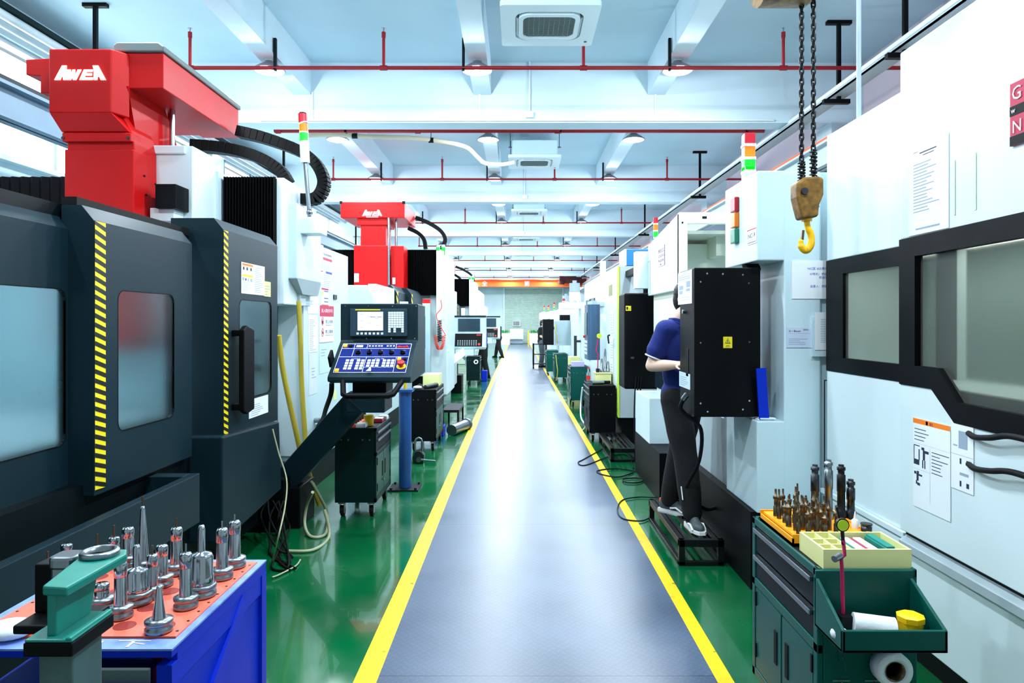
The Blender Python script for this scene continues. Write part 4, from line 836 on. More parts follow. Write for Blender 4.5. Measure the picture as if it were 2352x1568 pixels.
def bellows(parent, x0, x1, y, z0, z1, n=18):
    m = MB(); st = (x1-x0)/n; vs = []
    for k in range(2*n+1): vs += [(x0+st*k/2, y-(.03 if k % 2 else 0), z0), (x0+st*k/2, y-(.03 if k % 2 else 0), z1)]
    m.add(vs, [(2*k, 2*k+2, 2*k+3, 2*k+1) for k in range(2*n)]); m.box(x0, x1, y+.005, y+.3, z0, z1-.01)
    return m.build('bellows', A['bellows'], parent)
def cable_chain(parent, pts, w_=.11, t=.07):
    pts = smooth_path(pts, 5); m = MB(); L_ = 0
    for a, b in zip(pts[:-1], pts[1:]):
        d = (b-a); L = d.length; x = d.normalized(); yv = Vector((0, 1, 0)); z = x.cross(yv).normalized(); yv = z.cross(x)
        m.obox((a+b)/2, (L*1.0, w_, t), Matrix((x, yv, z)).transposed())
    return m.build('cable_chain', A['rubber'], parent, .004)
X1, X2, X3 = -2.07, -1.95, -1.85
l1 = thing('gantry_machine', 'big dark grey and red machine with lit logo, beside the blue tool table', 'machine', (-2.1, 1, 0))
def door(parent, X, y0, y1, z0, z1, depth, win, sub=True):
    d = MB(); ch = .07
    frame_poly(d, rrect(y0, y1, z0, z1-ch, .004, 4), rrect(*win, .05, 4), 'x', X-.02, X)
    e = .0012; cap = [(X-depth, z0+e), (X-e, z0+e), (X-e, z1-ch), (X-.06, z1), (X-depth, z1)]
    d.prism(cap, 'y', y0-.002, y0+.03); d.prism(cap, 'y', y1-.03, y1+.002); d.prism([(X-.04, z1-ch-.01), (X-e, z1-ch), (X-.06, z1+e), (X-depth-e, z1+e), (X-depth-e, z1-.03), (X-.08, z1-.03)], 'y', y0+.001, y1-.001); d.prism([(X-depth, z0+2*e), (X-.042, z0+2*e), (X-.042, z0+.01), (X-depth, z0+.01)], 'y', y0+.001, y1-.001)
    o = d.build('door', A['dark_paint'], parent)
    MB().prism(rrect(win[0]-.02, win[1]+.02, win[2]-.02, win[3]+.02, .05, 4), 'x', X-.009, X-.003).build('window', A['frosted_pane'], o)
    m = MB(); frame_poly(m, rrect(win[0]-.004, win[1]+.004, win[2]-.004, win[3]+.004, .052, 5), rrect(*win, .05, 5), 'x', X-.012, X+.001); m.build('gasket', A['rubber'], o)
    return o
door(l1, X1, 1.1, 3.27, .874, 2.15, .1, (2.2, 3.15, 1.09, 1.80))
d2 = door(l1, X2, 3.17, 4.12, .85, 2.19, .15, (3.36, 3.905, 1.115, 1.805)); hazard(d2, X2+.002, 3.172, 3.255, .872, 2.118)
d3 = door(l1, X3, 4.327, 5.30, .898, 2.305, .33, (4.58, 5.17, 1.13, 1.80)); hazard(d3, X3+.002, 4.329, 4.395, .905, 2.23)
MB().box(-2.17, -1.9, 5.245, 5.262, .95, 2.2).build('inner_liner', A['cool_white'], d3)
MB().cyl((-1.99, 5.18, .95), (-1.99, 5.18, 1.5), .012, n=8).box(-2.03, -1.95, 5.17, 5.19, 1.5, 1.52).box(-2.04, -1.95, 5.16, 5.2, 1.28, 1.33).build('coolant_nozzle', A['black_metal'], d3)
m = MB().prism([(4.44, 1.60), (4.5, 1.63), (4.62, 1.6), (4.62, 1.07), (4.5, 1.05), (4.44, 1.08)], 'x', X3+.05, X3+.085).box(X3, X3+.06, 4.45, 4.52, 1.56, 1.6).box(X3, X3+.06, 4.45, 4.52, 1.08, 1.12); m.build('handle', A['black_paint'], d3, .006)
yl = lambda px: YX(px, X3)
sheet(d3, 'warning_sheet', (X3+.001, yl(553.5), 1.83+.015), LR, UP, yl(607)-yl(553.5), .21, [(.03, .9, .48, .97, 5), (.03, .55, .48, .62, 3), (.06, .76, .12, .86, 1), (.2, .76, .26, .86, 1), (.36, .76, .42, .86, 1), (.04, .42, .12, .52, 6), (.15, .42, .2, .5, 1), (.25, .4, .3, .5, 6), (.36, .4, .44, .5, 6)]+lines(8, .04, .48, .08, .4)+lines(14, .55, .95, .08, .95), label='printed warning sheet with orange and yellow bars')
sheet(d3, 'yellow_note', (X3+.002, yl(606), 1.83+.01), LR, UP, yl(620.5)-yl(606), .11, lines(4), col=mat('note_yellow', (232, 238, 150), .7))
sheet(d3, 'white_note', (X3+.001, yl(571), .985), LR, UP, yl(615)-yl(571), .13, lines(6, .1, .9, .1, .75))
# top rail, apron, lower body
MB().box(-2.12, -2.05, 3.2, 4.3, 2.19, 2.235).build('top_seal', A['rubber'], l1)
MB().box(-2.2, -2.12, .8, 5.3, 2.12, 2.2).build('top_rail', A['darker_paint'], l1)
MB().box(-1.80, -1.75, .8, 3.79, .55, .82).box(-2.2, -1.8, 3.7, 3.79, .55, .82).build('apron', A['dark_paint'], l1, .004)
MB().box(-2.25, -2.0, .8, 4.3, .5, .9).box(-3.9, -2.0, .8, 5.3, .1, .55).build('lower_body', A['darker_paint'], l1)
MB().prism([(4.2, .3), (4.2, .95), (5.2, .9), (5.25, .38)], 'x', -2.3, -1.80).build('lower_cover', A['dark_paint'], l1, .01)
MB().box(-4.4, -4.35, .8, 5.9, .5, 2.3).box(-4.4, -2.2, 5.25, 5.3, .5, 2.2).build('back_panel', A['cool_white'], l1)
MB().box(-3.9, -2.5, 1.0, 5.0, .6, 1.0).build('work_table', A['grey_paint'], l1)
MB().box(-4.3, -4.2, 1.6, 4.6, 2.08, 2.16).build('added_work_lamp', A['white_paint'], l1); area_light('interior_fill_light', (-4.1, 3.1, 2.1), (0, -math.radians(30), 0), .08, 2.8, 18, (.85, .97, 1))  # lamp bar and its light added to lighten the enclosure behind the panes
# red vertical ram
Yr = 4.9; rx = lambda px: XW(px, Yr); rz = lambda py: ZW(py, Yr)
ram = MB().prism([(rx(112), rz(112)), (rx(112), rz(258)), (rx(135), rz(300)), (rx(135), 1.45), (rx(298), 1.45), (rx(292), rz(320)), (rx(285), rz(290)), (rx(268), rz(258)), (rx(268), rz(112))], 'y', Yr+.09, 5.3)
ram.hexa(((rx(112), Yr, rz(258)), (rx(255), Yr, rz(258)), (rx(255), Yr, rz(112)), (rx(112), Yr, rz(112))), ((rx(112), Yr+.1, rz(262)), (rx(280), Yr+.1, rz(262)), (rx(280), Yr+.1, rz(112)), (rx(112), Yr+.1, rz(112))))
ram.hexa(((rx(112), Yr, rz(258)), (rx(255), Yr, rz(258)), (rx(255), Yr+.1, rz(250)), (rx(112), Yr+.1, rz(250))), ((rx(126), Yr+.07, rz(297)), (rx(286), Yr+.07, rz(297)), (rx(286), Yr+.1, rz(297)), (rx(126), Yr+.1, rz(297))))
ram.box(rx(130), rx(290), Yr+.055, Yr+.2, rz(320), rz(299)); ram.box(rx(135), rx(296), Yr+.06, Yr+.3, 1.5, rz(338))
ro = ram.build('ram', A['red_paint'], l1, .008)
logo((rx(126), Yr-.001, rz(184)), (1, 0, 0), UP, 118*Yr/F, 33*Yr/F, 'letter_glow', ro)
m = MB()
for px, py in ((133, 312), (284, 312)): m.cyl((rx(px), Yr+.05, rz(py)), (rx(px), Yr+.06, rz(py)), .012, n=8)
for y, z in ((5.1, rz(390)), (5.25, rz(400)), (5.12, 2.6)): m.cyl((rx(298)-.004, y, z), (rx(298)+.004, y, z), .008, n=8)
m.build('screw', A['dark_steel'], ro)
MB().prism([(rx(36), rz(124)), (rx(36), rz(160)), (rx(70), rz(163)), (rx(70), rz(203)), (rx(114), rz(203)), (rx(114), rz(120))], 'y', Yr+.1, Yr+.4).build('side_bracket', A['red_paint'], ro, .006)
MB().prism([(-2.9, 3.35), (-2.575, 3.35), (-2.575, 3.606), (-2.9, 3.606)], 'y', 5.0, 6.35).box(-3.2, -2.9, 5.2, 6.3, 3.36, 3.55).build('top_beam', A['red_paint'], l1, .006)
MB().prism([(-2.93, 3.61), (-2.56, 3.61), (-2.56, 3.65), (-2.6, 3.68), (-2.9, 3.68), (-2.93, 3.66)], 'y', 4.98, 6.37).build('beam_cap', mat('cap_grey', (96, 108, 108), .5), l1, .01)
MB().prism([(4.98, 3.36), (5.5, 3.36), (5.75, 3.05), (5.2, 2.7)], 'x', -3.2, -2.82).build('gusset', A['red_paint'], l1)
MB().cyl((-2.76, 5.5, 3.36), (-2.76, 5.5, 2.9), .022, n=14).cyl((-2.83, 5.6, 3.36), (-2.83, 5.6, 2.9), .018, n=12).build('balance_rod', A['steel'], l1)
MB().box(rx(322)+.0, rx(372)+.0, Yr+.2, Yr+.45, ZW(478, 5.1), ZW(422, 5.1)).build('junction_box', A['black_paint'], l1, .006)
MB().box(-2.8, -2.5, 5.3, 5.8, 1.6, 3.01).box(-2.82, -2.55, 5.28, 5.3, ZW(355, 5.3), 3.01).build('spindle_carriage', A['white_paint'], l1, .01); MB().box(XW(360, 5.25), XW(415, 5.25), 5.15, 5.3, ZW(512, 5.25), ZW(482, 5.25)).build('sensor_box', A['white_paint'], l1, .006)
bellows(l1, -2.47, -2.03, 5.78, 1.9, 2.87); bellows(l1, -4.6, -3.6, 5.78, 1.9, 2.87, 12)
MB().box(-2.51, -2.48, 5.7, 5.9, 1.9, 2.9).box(-4.7, -2.0, 5.85, 6.3, 1.9, 2.84).build('cross_beam', A['cool_white'], l1)
MB().box(XW(632, 5.82), XW(655, 5.82), 5.8, 6.4, 1.8, 2.87).build('column_edge', A['white_paint'], l1, .01)
xa, xb = XW(655, 5.9), -1.89
MB().box(xa, xb, 5.9, 6.62, ZW(640, 5.9), ZW(466, 5.9)).box(-2.4, xa, 5.86, 6.62, 1.8, 2.86).build('column_cover', A['cool_white'], l1, .01)
MB().hexa(((xa, 5.9, ZW(640, 5.9)), (xb, 5.9, ZW(640, 5.9)), (xb, 6.62, ZW(640, 5.9)), (xa, 6.62, ZW(640, 5.9))), ((xa, 6.15, 1.9), (xb-.03, 6.15, 1.9), (xb-.03, 6.62, 1.9), (xa, 6.62, 1.9))).box(xa-.02, xb-.05, 6.14, 6.16, 1.82, 1.91).build('hood', A['grey_paint'], l1)
yj = 6.0; bx0, bx1 = XW(688, yj), XW(737, yj)
MB().box(bx0, bx1, yj, yj+.2, ZW(536, yj), ZW(500, yj)).build('terminal_box', A['white_paint'], l1, .006)
MB().cyl(P(711, 498, 6.05), P(701, 372, 6.05), .018, n=10).ball(P(711, 488, 6.03), (.03, .03, .03), 10, 6).build('signal_tower_pole', A['satin_steel'], l1)
pt = [P(x, y, 6.05) for x, y in ((701, 374), (699, 328), (698.5, 325), (698, 306), (698, 303), (697, 285), (696, 282), (695, 262))]
MB().cyl(pt[0], pt[1], .04, n=16).build('signal_tower_base', A['cool_white'], l1)
for a, b, c in ((2, 3, 'lamp_green'), (4, 5, 'lamp_amber'), (6, 7, 'lamp_red')):
    MB().cyl(pt[a], pt[b], .039, n=16).build('signal_tower_lamp', A[c], l1); MB().cyl(pt[a-1], pt[a], .04, n=16).build('lamp_ring', A['cool_white'], l1)
MB().cyl(pt[7], pt[7]+Vector((0, 0, .012)), .04, .03, 16).build('signal_tower_cap', A['dark_steel'], l1)
cable_chain(l1, [P(548, 303, 6.2), P(610, 318, 6.2), P(690, 348, 6.25), P(728, 378, 6.25), P(745, 420, 6.25), P(728, 455, 6.25), P(688, 458, 6.3)], .13, .095)
cable_chain(l1, [P(440, 335, 6.0), P(520, 342, 6.05), P(590, 360, 6.1), P(640, 388, 6.1), P(662, 420, 6.1)], .13, .095)
# electric cabinet with the posted papers
XC1 = -2.0; yc = lambda px: YX(px, XC1); zc_ = lambda py, px: H-(py-VY)*XC1/(px-VX)
MB().box(-3.2, XC1, 6.46, 8.12, .28, 2.426).build('electric_cabinet', A['cool_white'], l1, .008)
MB().box(-3.2, -2.25, 5.35, 6.46, .28, 1.9).build('recess_panel', A['cool_white'], l1); MB().box(-2.24, XC1+.002, 6.43, 6.455, .4, 1.95).build('cabinet_edge', A['white_paint'], l1); MB().box(-3.1, XC1-.03, 6.47, 8.1, 0, .28).build('plinth', A['black_paint'], l1)
def csheet(name, px0, px1, py0, py1, marks, **k):
    y0, y1 = yc(px0), yc(px1); z1 = zc_(py0, (px0+px1)/2); z0 = zc_(py1, (px0+px1)/2)
    return sheet(l1, name, (XC1+.001, y0, z0), LR, UP, y1-y0, z1-z0, marks, **k)
csheet('notice_sheet', 741, 762, 580, 664, [('text', '机台责任保养牌', .06, .9, .07, 1, .85), (.02, .77, 1, .84, 2), (.3, .42, 1, .48, 4)]+lines(6, .08, .9, .5, .76)+lines(7, .08, .9, .05, .4), col=mat('lilac_paper', (214, 224, 240), .6), label='pale notice with red and blue bars')
csheet('number_plate', 730, 741, 621, 652, [(0, .93, 1, 1, 2), ('text', 'NC-11', .05, .35, .4, 1, .9), (.05, .1, .9, .14, 6)])
csheet('warning_label', 738, 754, 662, 702, [(0, .9, 1, 1, 2), (0, 0, 1, .06, 2), (.35, .8, .95, .86, 4), (.35, .4, .95, .46, 4), (.35, .2, .95, .26, 4), (.08, .6, .25, .8, 3)], label='small warning label with red and blue bars')
csheet('prohibition_sign', 733, 765, 702, 785, [(0, .7, 1, 1, 2), ('text', '进入需经许可', .1, .82, .11, 0, .8), ('text', '禁止拍照', .38, .52, .11, 1, .55), ('text', 'No photos', .42, .45, .05, 1, .4), ('text', '禁止摄像', .38, .24, .11, 1, .55), ('text', 'No Mechanical Video', .36, .17, .045, 1, .6), (.14, .5, .24, .58, 1), (.16, .24, .26, .28, 1)], label='red and white prohibition sign', thick=.006)
m = MB()
for py in (737, 763):
    c = Vector((XC1+.009, yc(739), zc_(py, 739))); m.tube([c+Vector((0, .03*math.cos(t*math.pi/12), .042*math.sin(t*math.pi/12))) for t in range(24)], .0025, 6, cyc=True); m.obox(c, (.002, .06, .006), Euler((-.8, 0, 0)).to_matrix())
m.build('prohibition_ring', A['sign_red'], l1)
csheet('paper_sheet', 708, 729, 724, 808, lines(16, .1, .9, .05, .92)); csheet('paper_sheet', 706, 731, 668, 720, lines(3, .2, .6, .4, .6)); csheet('paper_sheet', 709, 728, 812, 905, lines(4, .3, .9, .4, .7), col=MATS['lilac_paper'], label='pale blue paper sheet')
csheet('clear_sleeve', 733, 765, 790, 855, lines(3, .1, .5, .6, .9), col=A['cool_white']); csheet('yellow_tag', 766, 772, 896, 918, [], col=MATS['note_yellow'])
MB().cyl((XC1, yc(722), zc_(965, 722)), (XC1+.05, yc(722), zc_(965, 722)), .025, n=12).obox((XC1+.06, yc(724), zc_(965, 722)), (.01, .1, .025), Matrix.Identity(3)).build('latch', A['satin_steel'], l1)
MB().box(XC1, XC1+.012, yc(765), yc(772), 1.9, 1.95).build('lock', A['dark_steel'], l1)
sheet(l1, 'paper_sheet', (-2.249, 5.55, 1.25), LR, UP, .42, .45, lines(14, .05, .95, .05, .95), col=A['cool_white'])
MB().box(-2.25, -2.24, 5.75, 5.85, .62, .78).box(-2.25, -2.24, 6.1, 6.22, .75, .9).build('recess_grip', A['black_paint'], l1)
MB().tube(smooth_path([P(686, 692, 6.05), P(690, 780, 6.05), P(693, 880, 6.05), P(700, 990, 6.0), P(708, 1080, 5.95), P(735, 1160, 5.95)], 6), .022, 10).build('hose', A['hose_yellow'], l1)
MB().tube(smooth_path([P(640, 770, 5.55), P(648, 840, 5.6), P(664, 920, 5.65), P(682, 1000, 5.7), P(695, 1060, 5.75)], 6), .022, 10).build('hose', A['hose_yellow'], l1)
MB().box(-2.3, -1.83, 5.4, 6.1, .0, .42).box(-1.9, -1.74, 5.5, 5.9, .0, .33).build('arm_pedestal', A['black_paint'], l1, .01)
# swing arm and control panel
a, b = P(668, 1092, 5.62), P(812, 930, 5.5)
d = (b-a).normalized(); xv = d; yv = Vector((0, 1, 0)); zv = xv.cross(yv).normalized(); yv = zv.cross(xv)
arm = MB().obox((a+b)/2, ((b-a).length+.1, .16, .2), Matrix((xv, yv, zv)).transposed())
arm.box(XW(800, 5.5), XW(888, 5.5), 5.42, 5.75, ZW(945, 5.5), ZW(900, 5.5)); arm.build('swing_arm', A['dark_paint'], l1, .01)
MB().box(-1.32, -1.05, 5.5, 5.8, ZW(905, 5.6), 1.19).build('panel_mount', A['black_paint'], l1, .006)
px0, px1 = -1.48, -.832
cpn = MB().prism([(5.75, 1.806), (6.2, 1.80), (6.2, 1.2), (5.42, 1.172), (5.35, 1.19), (5.35, 1.227), (5.75, 1.497)], 'x', px0, px1).build('control_panel', A['dark_paint'], l1, .008)
cpn['label'] = 'dark grey operator control panel'
Yp = 5.75; ux = lambda px: XW(px, Yp); uz = lambda py: ZW(py, Yp)
MB().box(ux(806), ux(936), Yp-.03, Yp, uz(772), uz(709)).build('screen_housing', mat('housing_grey', (36, 62, 76), .4), cpn, .004)
MB().box(ux(823.5), ux(881.5), Yp-.034, Yp-.03, uz(758.5), uz(716)).build('screen', A['screen'], cpn)
m = MB().box(ux(853), ux(865), Yp-.0355, Yp-.034, uz(728.5), uz(727)).box(ux(868), ux(879), Yp-.0355, Yp-.034, uz(728.5), uz(727))
for k in range(7): m.box(ux(829+(k % 3)*17), ux(838+(k % 3)*17), Yp-.0355, Yp-.034, uz(722+k*5), uz(721.3+k*5))
m.build('screen_text', mat('screen_ink', (120, 130, 180), .5), cpn)
MB().box(ux(818), ux(875), Yp-.033, Yp-.03, uz(712.6), uz(710)).build('brand_strip', A['sign_yellow'], cpn)
m = MB()
for r_ in range(9):
    for c_ in range(6):
        if (r_ == 7 and c_ in (1, 3, 4)) or (r_ == 8 and c_ in (0.5, 4)) or (r_ == 8 and c_ in (1, 3)): continue
        x = 893.5+c_*6; y = 716+r_*5.3; m.box(ux(x), ux(x+5.4), Yp-.036, Yp-.03, uz(y+4.6), uz(y))
m.build('keypad', A['button_white'], cpn)
m = MB()
for k in range(7): m.box(ux(821+k*9.3), ux(826+k*9.3), Yp-.036, Yp-.03, uz(768), uz(763))
m.build('function_keys', A['button_white'], cpn)
m = MB()
for px, py in ((793, 703), (846, 703), (902, 703), (956, 703), (789, 776), (842, 777), (899, 777), (953, 777)): m.cyl((ux(px), Yp-.004, uz(py)), (ux(px), Yp, uz(py)), .006, n=8)
m.build('screw', A['steel'], cpn)
# sloping keyboard: s across, t down the slope
nv = Vector((0, -.27, .4)).normalized(); pu = Vector((1, 0, 0)); pv = Vector((0, -.4, -.27))
def K(s, t, h=0.): return Vector((-1.445+.569*s, 5.75, 1.497))+pv*(.1+.8*t)+nv*h
def kq(m, s0, t0, s1, t1, h0, h1): m.hexa((K(s0, t1, h0), K(s1, t1, h0), K(s1, t0, h0), K(s0, t0, h0)), (K(s0, t1, h1), K(s1, t1, h1), K(s1, t0, h1), K(s0, t0, h1)))
m = MB(); kq(m, 0, 0, 1, 1, 0, .003); m.build('keyboard_plate', A['panel_blue'], cpn)
m = MB()
for s0, t0, s1, t1 in ((0, 0, 1, .012), (0, .988, 1, 1), (0, 0, .006, 1), (.994, 0, 1, 1), (0, .17, 1, .18), (0, .465, 1, .475), (.175, 0, .18, .17), (.36, 0, .365, .17), (.78, 0, .785, .17), (.182, .18, .187, .465), (.395, .475, .4, 1), (.82, .475, .825, 1), (.4, .82, .82, .828)): kq(m, s0, t0, s1, t1, .003, .0042)
up_ = -pv.normalized()
m.text('△ MANUAL', K(.19, .55, .003), pu, up_, .014); m.text('AUTO · MDI', K(.52, .55, .003), pu, up_, .014)
for s in (.26, .42, .58, .74, .9):
    m.text('MODE' if s > .8 else 'RATE', K(s-.02, .25, .003), pu, up_, .01)
    for k in range(9):
        a_ = math.radians(-40+k*32); c = K(s, .34, .0035)+pu*.028*math.sin(a_)+up_*.028*math.cos(a_); m.obox(c, (.003, .003, .001), Matrix.Identity(3))
m.build('panel_lines', A['letter_white'], cpn)
def key(n_, mt, *a): m = MB(); kq(m, *a); m.build(n_, A[mt], cpn)
for s in (.385, .43, .475, .52, .56, .645, .69, .735): key('button', 'button_white', s, .075, s+.026, .115, .003, .008)
for t in (.58, .67, .76, .85):
    for s in (.125, .187, .28, .342): key('button', 'button_white', s, t, s+.044, t+.062, .003, .01)
    if t < .8:
        for s in (.43, .492, .554, .645, .705, .765): key('button', 'button_white', s, t, s+.044, t+.062, .003, .01)
key('load_meter', 'button_white', .205, .06, .3, .13, .003, .006)
for s, t in ((.02, .05), (.02, .9), (.845, .52)): key('lit_button', 'button_orange', s, t, s+.05, t+.08, .003, .014)
for s, t in ((.1, .06), (.925, .52)): key('dark_button', 'black_paint', s, t, s+.045, t+.075, .003, .012)
for s in (.26, .42, .58, .74, .9):
    c = K(s, .35, .003); m = MB().cyl(c, c+nv*.02, .021, .018, 16); m.obox(c+nv*.022, (.008, .036, .008), Matrix.Rotation(.5+s*5, 3, nv)); m.build('knob', A['black_paint'], cpn)
c = K(.92, .8, .003); MB().cyl(c, c+nv*.004, .038, n=24).build('stop_ring', A['sign_yellow'], cpn); MB().cyl(c, c+nv*.03, .016, n=14).lathe([(.018, .028), (.03, .032), (.03, .045), (.022, .052), (0, .054)], c, 20, axis=nv).build('stop_button', A['stop_red'], cpn)
logo(K(.795, .15, .004), pu, up_, .1, .024, 'stop_red', cpn)
c = K(.5, .9, .003); m = MB().cyl(c, c+nv*.02, .008, n=10).hexa((c+nv*.02, c+nv*.021, c+nv*.021+pu*.006, c+nv*.02+pu*.006), (c+pv*.12-pu*.02+nv*.03, c+pv*.12-pu*.02+nv*.032, c+pv*.12+pu*.02+nv*.032, c+pv*.12+pu*.02+nv*.03)); m.build('key', A['paper'], cpn)
MB().tube([(-1.36, 5.36, 1.19), (-1.33, 5.25, 1.10), (-1.30, 5.23, 1.09), (-.98, 5.23, 1.09), (-.95, 5.25, 1.10), (-.9, 5.36, 1.19)], .022, 8).build('grab_bar', A['black_paint'], cpn)
MB().obox((px0-.01, 5.5, 1.36), (.02, .1, .1), Euler((.6, 0, 0)).to_matrix()).build('side_clip', A['rubber'], cpn)
MB().box(-.99, -.93, 5.78, 5.86, 1.80, 1.825).build('small_cube', A['paper'], cpn)
MB().tube(smooth_path([P(762, 880, 5.45), P(760, 905, 5.5), P(748, 940, 5.9), P(742, 960, 6.4), P(728, 982, 7.0)], 6), .02, 10).build('panel_cable', A['rubber'], l1)
# ---------------------------------------------------------------- second machine of the row and its copy
l2 = thing('gantry_machine', 'white and red machine with white logo on its crossbar, behind the dark control panel', 'machine', (-2.4, 8.6, 0))
Yb = 12.; bx_ = lambda px: XW(px, Yb); bz = lambda py: ZW(py, Yb)
hd = MB().box(-3.09, -1.97, Yb, 13.3, bz(500), bz(464)).box(bx_(818), bx_(890), Yb+.05, 12.7, bz(516), bz(498)).build('crossbar', A['red_paint'], l2, .015)
logo((bx_(832), Yb-.001, bz(496)), (1, 0, 0), UP, 46*Yb/F, 14*Yb/F, 'letter_white', hd, True)
MB().box(-3.1, -3.06, Yb-.01, Yb+.06, bz(468), bz(462)).box(-2.01, -1.96, Yb-.01, Yb+.06, bz(468), bz(462)).build('corner_cap', A['black_paint'], hd)
MB().box(bx_(826), bx_(884), Yb+.08, 12.6, 1.6, bz(512)).box(bx_(812), bx_(890), Yb+.02, 12.5, 1.6, bz(563)).box(bx_(895), bx_(925), Yb+.1, 12.55, 1.6, bz(563)).build('ram', A['red_paint'], l2, .01)
MB().cyl((bx_(893), Yb, 2.2), (bx_(893), Yb, bz(500)), .022, n=10).cyl((bx_(903), Yb+.3, 2.9), (bx_(903), Yb+.3, bz(500)), .022, n=10).build('balance_rod', A['steel'], l2)
MB().box(bx_(815), bx_(824), Yb-.04, Yb+.02, bz(648), bz(628)).box(bx_(900), bx_(906), Yb+.05, Yb+.1, bz(652), bz(637)).build('sensor_box', A['cool_white'], l2)
bellows(l2, -2.1, -1.48, 12.62, 2.15, 2.98, 22); bellows(l2, -3.6, -2.85, 12.62, 2.15, 2.98, 14)
MB().box(-1.48, -1.36, 12.55, 12.75, 1.4, 2.96).box(-4.2, -1.5, 12.93, 13.4, 2.1, 2.9).build('cross_beam', A['white_paint'], l2)
MB().box(-1.62, -1.3, 12.75, 14.2, .3, 2.9).build('column_cover', A['white_paint'], l2, .02)
MB().box(-4.0, -1.9, 8.7, 12.4, .3, 2.12).build('enclosure', A['cool_white'], l2, .01)
MB().prism([(-1.9, .9), (-1.78, .9), (-1.78, 2.1), (-1.86, 2.2), (-1.9, 2.2)], 'y', 10.1, 11.0).prism([(-1.9, .9), (-1.7, .9), (-1.7, 2.1), (-1.78, 2.2), (-1.9, 2.2)], 'y', 11.0, 12.3).build('door', A['dark_paint'], l2)
MB().box(-1.9, -1.8, 8.75, 10.05, .9, 2.14).build('door', A['white_paint'], l2); hazard(l2, -1.777, 10.1, 10.25, .9, 2.1, .12); hazard(l2, -1.697, 11.0, 11.15, .9, 2.1, .12)
MB().tube([(-1.7, 11.9, 1.75), (-1.62, 11.9, 1.75), (-1.62, 11.9, 1.2), (-1.7, 11.9, 1.2)], .025, 8).build('handle', A['black_paint'], l2)
MB().box(-3.9, -1.95, 8.8, 14.1, 0, .3).build('base', A['black_paint'], l2)
MB().box(-1.7, -1.4, 14.25, 15.9, .25, 2.35).build('electric_cabinet', A['white_paint'], l2, .01)
cable_chain(l2, [P(955, 500, 13.2), P(985, 512, 13.2), P(1012, 530, 13.2), P(1023, 550, 13.2), P(1015, 570, 13.1)], .12, .07); cable_chain(l2, [P(938, 524, 13), P(960, 535, 13), P(974, 550, 13), P(978, 572, 13)], .12, .07)
for px in (1006, 1018): MB().cyl(P(px, 588, 12.8), P(px, 568, 12.8), .035, n=12).build('signal_lamp', A['lamp_green'], l2); MB().cyl(P(px, 567.8, 12.8), P(px, 562, 12.8), .036, n=12).build('lamp_ring', A['cool_white'], l2)
def control2(parent, y, x0, x1, z0=1.06, z1=1.79, body='cool_white'):
    zk = 1.42
    o = MB().prism([(y, z1), (y+.4, z1), (y+.45, z0+.02), (y-.1, z0), (y-.14, z0+.05), (y, zk)], 'x', x0, x1).build('control_panel', A[body], parent, .01)
    w_ = x1-x0
    MB().box(x0-.005, x1+.005, y-.012, y+.4, z1-.03, z1+.01).build('top_edge', A['dark_paint'], o)
    MB().box(x0+.15*w_, x1-.17*w_, y-.012, y, zk+.03, z1-.06).build('screen', A['screen_off'], o)
    f = lambda s, t, h: Vector((x0+w_*s, y-.14*t-.012*h, zk+(z0+.05-zk)*t+.0))
    m = MB().hexa((f(.06, .95, 0), f(.9, .95, 0), f(.9, .05, 0), f(.06, .05, 0)), (f(.06, .95, .7), f(.9, .95, .7), f(.9, .05, .7), f(.06, .05, .7))); m.build('keyboard_plate', A['black_paint'], o)
    m = MB()
    for r_ in range(4):
        for k in range(9): s, t = .14+k*.07, .52+r_*.1; m.hexa((f(s, t+.05, .7), f(s+.035, t+.05, .7), f(s+.035, t, .7), f(s, t, .7)), (f(s, t+.05, 1.2), f(s+.035, t+.05, 1.2), f(s+.035, t, 1.2), f(s, t, 1.2)))
    m.build('keypad', A['grey_paint'], o)
    m = MB().hexa((f(.72, .2, .7), f(.86, .2, .7), f(.86, .1, .7), f(.72, .1, .7)), (f(.72, .2, 1), f(.86, .2, 1), f(.86, .1, 1), f(.72, .1, 1))); m.build('display', A['lamp_red'], o)
    c = f(.81, .82, 1); MB().cyl(c, c+Vector((0, -.05, .01)), .028, n=14).build('stop_button', A['stop_red'], o)
    return o
control2(l2, 15.1, -1.41, -.70)
a, b = Vector((-1.75, 14.2, .55)), Vector((-1.2, 14.9, .98)); d = b-a; xv = d.normalized(); zv = xv.cross(Vector((0, 1, 0))).normalized(); yv = zv.cross(xv)
MB().obox((a+b)/2, (d.length+.1, .16, .16), Matrix((xv, yv, zv)).transposed()).box(-1.28, -.95, 14.85, 15.3, .93, 1.06).build('swing_arm', A['white_paint'], l2, .01)
# coiled air lines on the second machine
hx_, hy_ = XW(1010, 12.3), 12.3
coil = lambda x, y, z0, z1, r, n, rr: MB().tube([(x+r*math.cos(t*.9), y+r*math.sin(t*.9), z0+(z1-z0)*t/n) for t in range(n)], rr, 5)
m = coil(hx_-.06, hy_, ZW(770, 12.3), ZW(800, 12.3), .045, 50, .006)
pts = []
for k in range(180):
    t = k/179; a_ = math.pi*t; cx = hx_+.075*math.cos(a_)*1.; cz = ZW(770, 12.3)-.25*math.sin(a_)+(.25*(1-abs(2*t-1)) if 0 else 0)
    pts.append((cx+.03*math.cos(k*.9), hy_+.03*math.sin(k*.9), cz))
MB().tube(pts, .006, 5).tube(smooth_path([(hx_+.02, hy_, 2.05), (hx_+.03, hy_, 1.9), (hx_-.06, hy_, 1.75), pts[0]], 5), .008, 6).build('coiled_air_hose', A['hose_red'], l2)
